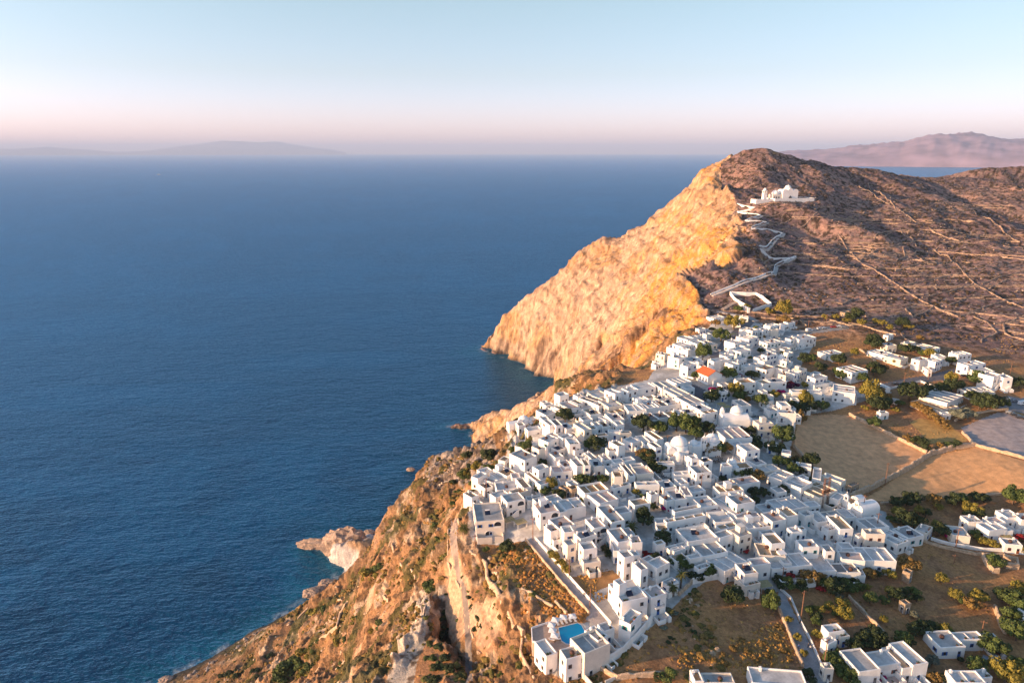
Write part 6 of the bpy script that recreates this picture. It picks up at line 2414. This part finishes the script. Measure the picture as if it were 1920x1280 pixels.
M_POLE = mat('tarred pole wood', (0.24, 0.12, 0.07), rough=0.9, nscale=2, namp=0.2)
for px, py, h in ((999, 1012, 9), (1067, 1083, 7), (1106, 1139, 7), (891, 1034, 7), (1616, 970, 10), (1643, 996, 8), (1791, 1030, 9), (1701, 980, 6), (1659, 910, 11), (1466, 1092, 6), (1501, 1164, 11),
                  (1544, 1253, 10), (912, 932, 9), (1314, 922, 8), (1386, 972, 9), (1548, 612, 9), (1630, 712, 8), (1840, 1188, 5), (1515, 618, 7), (1788, 1057, 4), (1694, 722, 8), (1740, 712, 8), (1251, 838, 6), (1893, 705, 8)):
    pole(px, py, h, 'slim wooden utility pole')
x, y, z = hit(1545, 950)
r = tag(empty('lattice_mast', (x, y, z), 0.4), 'rust-orange double-legged lattice mast rising among the roofs', 'mast')
for s_ in (-1.3, 1.3):
    b = MB()
    for a_, c_ in ((-0.35, -0.35), (0.35, -0.35), (0.35, 0.35), (-0.35, 0.35)):
        b.bar((s_ + a_, c_, -1), (s_ + a_ * 0.6, c_ * 0.6, 13), 0.1)
    for k in range(12):
        z0 = k * 1.08
        b.bar((s_ - 0.33, -0.33, z0), (s_ + 0.33, -0.33, z0 + 1.08), 0.05)
        b.bar((s_ + 0.33, 0.33, z0), (s_ - 0.33, 0.33, z0 + 1.08), 0.05)
    b.build('leg', [M_POLE], r)
b = MB()
b.box(-2.2, 2.2, -0.5, 0.5, 6.5, 6.65); b.box(-2.0, 2.0, -0.1, 0.1, 10.5, 10.7); b.box(-2.0, 2.0, -0.1, 0.1, 12.4, 12.6)
for k in (-1.6, -0.5, 0.6, 1.7):
    b.box(k - 0.2, k + 0.2, -0.3, 0.3, 6.65, 7.8)
b.build('platform', [M_POLE], r)


def car_builder(c, van=False):
    def f():
        b = MB()
        L_, W_, H_ = (5.2, 2.0, 2.2) if van else (4.2, 1.75, 1.45)
        zb = 0.35
        if van:
            prof = [(-L_ / 2, zb), (L_ / 2, zb), (L_ / 2, 1.0), (L_ / 2 - 0.9, 1.3), (L_ / 2 - 1.5, H_), (-L_ / 2 + 0.1, H_), (-L_ / 2, 2.0)]
        else:
            prof = [(-L_ / 2, zb), (L_ / 2, zb), (L_ / 2, 0.8), (L_ / 2 - 1.05, 0.95), (L_ / 2 - 1.7, H_), (-L_ / 2 + 0.9, H_), (-L_ / 2 + 0.25, 1.0), (-L_ / 2, 0.9)]
        n = len(prof)
        for s in (-1, 1):
            for x, z in prof:
                k = 0.84 if z > 1.2 else 1.0
                b.v.append((x, s * W_ / 2 * k, z))
        b.f.append(tuple(range(n))); b.m.append(0)
        b.f.append(tuple(range(2 * n - 1, n - 1, -1))); b.m.append(0)
        for i in range(n):
            j = (i + 1) % n
            b.f.append((j, i, n + i, n + j)); b.m.append(1 if i in ((3,) if van else (3, 5)) else 0)
        for s in (-1, 1):
            y0 = s * W_ / 2 * 0.93
            b.box(-0.9, L_ / 2 - 1.5, y0 - 0.03, y0 + 0.03, 1.0, 1.32 if not van else 1.7, 1)
        return b, [c, M_GLASS_AND_SHADE]
    return f


def wheel_builder():
    b = MB()
    n = 12
    for s in (-0.11, 0.11):
        for i in range(n):
            a = 2 * math.pi * i / n
            b.v.append((0.33 * math.cos(a), s, 0.33 * math.sin(a)))
    b.f.append(tuple(range(n))); b.m.append(0)
    b.f.append(tuple(range(2 * n - 1, n - 1, -1))); b.m.append(0)
    for i in range(n):
        j = (i + 1) % n
        b.f.append((j, i, n + i, n + j)); b.m.append(0)
    return b, [mat('tyre rubber', (0.03, 0.03, 0.03), rough=0.9)]


CARC = {'white': mat('white car paint', (0.75, 0.75, 0.75), rough=0.25, spec=0.5), 'dark': mat('dark car paint', (0.03, 0.035, 0.05), rough=0.25, spec=0.5),
        'red': mat('red car paint', (0.35, 0.02, 0.02), rough=0.3, spec=0.5), 'grey': mat('grey car paint', (0.25, 0.27, 0.3), rough=0.3, spec=0.5), 'yellow': mat('yellow car paint', (0.6, 0.5, 0.05), rough=0.3, spec=0.5)}
for px, py, c, rz, van in ((1517, 621, 'white', 0.35, True), (1537, 617, 'white', 0.3, False), (1545, 616, 'white', 0.3, False), (1563, 614, 'red', 0.1, False), (1574, 613, 'white', 0.1, False), (1582, 614, 'grey', 0.0, False),
                           (1417, 614, 'yellow', 0.6, False), (1428, 611, 'white', 0.6, False), (1678, 721, 'dark', 0.25, False), (1807, 706, 'dark', 0.2, False), (1890, 750, 'white', -0.1, False), (1902, 753, 'grey', -0.1, False),
                           (1917, 758, 'white', 0.3, True), (1903, 779, 'dark', -0.5, False), (1894, 775, 'grey', -0.5, False), (1913, 784, 'dark', -0.5, False), (1772, 716, 'white', 0.9, False), (1846, 1240, 'grey', 0.8, False)):
    x, y, z = hit(px, py)
    r = empty('van' if van else 'parked_car', (x, y, z + 0.05), rz)
    shared(('car', c, van), 'body', car_builder(CARC[c], van), r)
    for wx in (-1.3, 1.3):
        for wy in (-0.85, 0.85):
            shared('wheel', 'wheel', wheel_builder, r, (wx, wy, 0.33))
    note(r, px, py, f'{c} parked ' + ('van' if van else 'car'), 'van' if van else 'car', 'parked vehicles')


def person(px, py, top, legs, ph):
    x, y, z = hit(px, py)
    me = bpy.data.meshes.new('person')
    bm = bmesh.new()
    P_ = [(0, 0, 0.92), (0, 0, 1.15), (0, 0.0, 1.42), (0, 0, 1.52), (0, 0.0, 1.66), (-0.1, 0, 0.88), (-0.11, 0.06, 0.48), (-0.12, -0.02, 0.06), (0.1, 0, 0.88), (0.12, -0.08, 0.48), (0.13, -0.16, 0.08),
          (-0.2, 0, 1.38), (-0.25, 0.03, 1.1), (-0.24, -0.06, 0.86), (0.2, 0, 1.38), (0.26, -0.03, 1.1), (0.25, -0.12, 0.88), (-0.12, -0.14, 0.03), (0.13, -0.28, 0.04)]
    Rd = [0.14, 0.13, 0.14, 0.06, 0.11, 0.1, 0.065, 0.045, 0.1, 0.065, 0.045, 0.06, 0.045, 0.035, 0.06, 0.045, 0.035, 0.035, 0.035]
    E_ = [(0, 1), (1, 2), (2, 3), (3, 4), (0, 5), (5, 6), (6, 7), (7, 17), (0, 8), (8, 9), (9, 10), (10, 18), (2, 11), (11, 12), (12, 13), (2, 14), (14, 15), (15, 16)]
    vs_ = [bm.verts.new(p) for p in P_]
    for a_, b_ in E_:
        bm.edges.new((vs_[a_], vs_[b_]))
    bm.to_mesh(me); bm.free()
    o = bpy.data.objects.new('person', me)
    COL.objects.link(o)
    o.modifiers.new('skin', 'SKIN')
    for i, sv in enumerate(me.skin_vertices[0].data):
        sv.radius = (Rd[i], Rd[i])
    me.skin_vertices[0].data[0].use_root = True
    ss = o.modifiers.new('sub', 'SUBSURF'); ss.levels = ss.render_levels = 1
    m = bpy.data.materials.new('clothes ' + ph[:8])
    m.use_nodes = True
    nt = m.node_tree
    g = nt.nodes.new('ShaderNodeTexCoord'); sp = nt.nodes.new('ShaderNodeSeparateXYZ')
    nt.links.new(g.outputs['Object'], sp.inputs[0])
    rp = nt.nodes.new('ShaderNodeValToRGB'); rp.color_ramp.interpolation = 'CONSTANT'
    els = rp.color_ramp.elements
    els[0].position = 0; els[0].color = (0.06, 0.04, 0.03, 1)
    els[1].position = 0.05; els[1].color = (*legs, 1)
    e = els.new(0.47); e.color = (*top, 1)
    e = els.new(0.74); e.color = (0.45, 0.26, 0.18, 1)
    e = els.new(0.84); e.color = (0.05, 0.03, 0.02, 1)
    mu = nt.nodes.new('ShaderNodeMath'); mu.operation = 'DIVIDE'; mu.inputs[1].default_value = 2.0
    nt.links.new(sp.outputs['Z'], mu.inputs[0]); nt.links.new(mu.outputs[0], rp.inputs[0])
    nt.links.new(rp.outputs[0], nt.nodes['Principled BSDF'].inputs['Base Color'])
    me.materials.append(m)
    o.location = (x, y, z)
    o.rotation_euler = (0, 0, random.uniform(0, 6))
    note(o, px, py, ph, 'person', 'people walking on the street')


person(1497, 1216, (0.05, 0.15, 0.4), (0.3, 0.05, 0.05), 'person in a blue top walking')
person(1515, 1214, (0.03, 0.03, 0.04), (0.05, 0.05, 0.06), 'person in dark clothes walking')
person(1519, 1218, (0.6, 0.6, 0.6), (0.05, 0.06, 0.12), 'person in a pale top walking')
person(1500, 1168, (0.03, 0.03, 0.03), (0.03, 0.03, 0.04), 'person in black by the white wall')
person(1095, 1118, (0.04, 0.03, 0.04), (0.04, 0.04, 0.05), 'person in dark clothes at the lane wall')

bx, by, _ = P(298, 328, 0)
b = MB()
r = tag(empty('motor_yacht', (bx, by, 0), 0.2), 'tiny white motor yacht far out on the open sea', 'boat')
L_ = 52
b.v = [(-L_ / 2, -5, -0.5), (L_ * 0.3, -5, -0.5), (L_ / 2, 0, -0.5), (L_ * 0.3, 5, -0.5), (-L_ / 2, 5, -0.5), (-L_ / 2, -5.5, 5), (L_ * 0.3, -5.5, 5.5), (L_ / 2 + 4, 0, 7), (L_ * 0.3, 5.5, 5.5), (-L_ / 2, 5.5, 5)]
b.f = [(4, 3, 2, 1, 0), (5, 6, 7, 8, 9), (0, 1, 6, 5), (1, 2, 7, 6), (2, 3, 8, 7), (3, 4, 9, 8), (4, 0, 5, 9)]
b.m = [0] * 7
b.build('hull', [CARC['white']], r)
b = MB(); b.box(-18, 12, -4, 4, 5, 9); b.box(-12, 6, -3.4, 3.4, 9, 12); b.box(-6, -2, -0.4, 0.4, 12, 17)
b.build('cabin', [CARC['white']], r)
b = MB(); b.box(-16, 12.1, -4.1, 4.1, 6.5, 7.6); b.build('window_band', [M_GLASS_AND_SHADE], r)

# cafe tables and chairs on the shaded squares
def table_builder():
    b = MB(); b.lathe([(0.4, 0.72), (0.4, 0.76), (0, 0.76)], 8); b.box(-0.04, 0.04, -0.04, 0.04, 0, 0.72); b.lathe([(0.22, 0), (0.22, 0.04), (0, 0.04)], 8)
    return b, [M_DARK]


def chair_builder():
    b = MB(); b.box(-0.22, 0.22, -0.22, 0.22, 0.42, 0.46); b.box(-0.22, 0.22, 0.19, 0.23, 0.46, 0.9)
    for x in (-0.19, 0.19):
        for y in (-0.19, 0.19):
            b.box(x - 0.02, x + 0.02, y - 0.02, y + 0.02, 0, 0.42)
    return b, [M_DARK]


rnd = random.Random(5)
for (ax, ay, n) in ((1284, 851, 16), (1263, 900, 6), (1336, 862, 5), (1343, 868, 4), (1247, 900, 5), (1420, 777, 5)):
    for _ in range(n):
        px, py = ax + rnd.uniform(-10, 10), ay + rnd.uniform(-7, 7)
        x, y, z = hit(px, py)
        t = empty('cafe_table', (x, y, z), rnd.uniform(0, 3))
        shared('ctab', 'table_frame', table_builder, t)
        note(t, px, py, 'small dark cafe table', 'cafe table', 'cafe tables on the squares')
        for a in (0.3, 3.4):
            c = empty('cafe_chair', (x + math.cos(a) * 0.8, y + math.sin(a) * 0.8, z), a - math.pi / 2)
            shared('cch', 'seat_frame', chair_builder, c)
            note(c, px + 2 * math.cos(a), py, 'small dark cafe chair', 'cafe chair', 'cafe chairs on the squares')
# pergolas and shade roofs
for px, py, rz, ph in ((1432, 1106, 0.25, 'reed-roofed pergola on the corner terrace'), (954, 984, 0.5, 'vine pergola in front of the arched house'), (976, 988, 0.5, 'slatted pergola over the walled yard'),
                       (1352, 765, 0.3, 'white slatted restaurant pergola'), (1362, 770, 0.3, 'second restaurant pergola nearer the domed church'), (1374, 632, 0.3, 'open white pergola by the upper trees'),
                       (1889, 1018, 0.1, 'flat reed shade roof at the right villas')):
    x, y, z = hit(px, py)
    r = empty('pergola', (x, y, z), rz)
    shared('perg', 'frame', pergola_builder, r, (0, 0, 0))
    tag(r, ph, 'pergola')
write_labels()
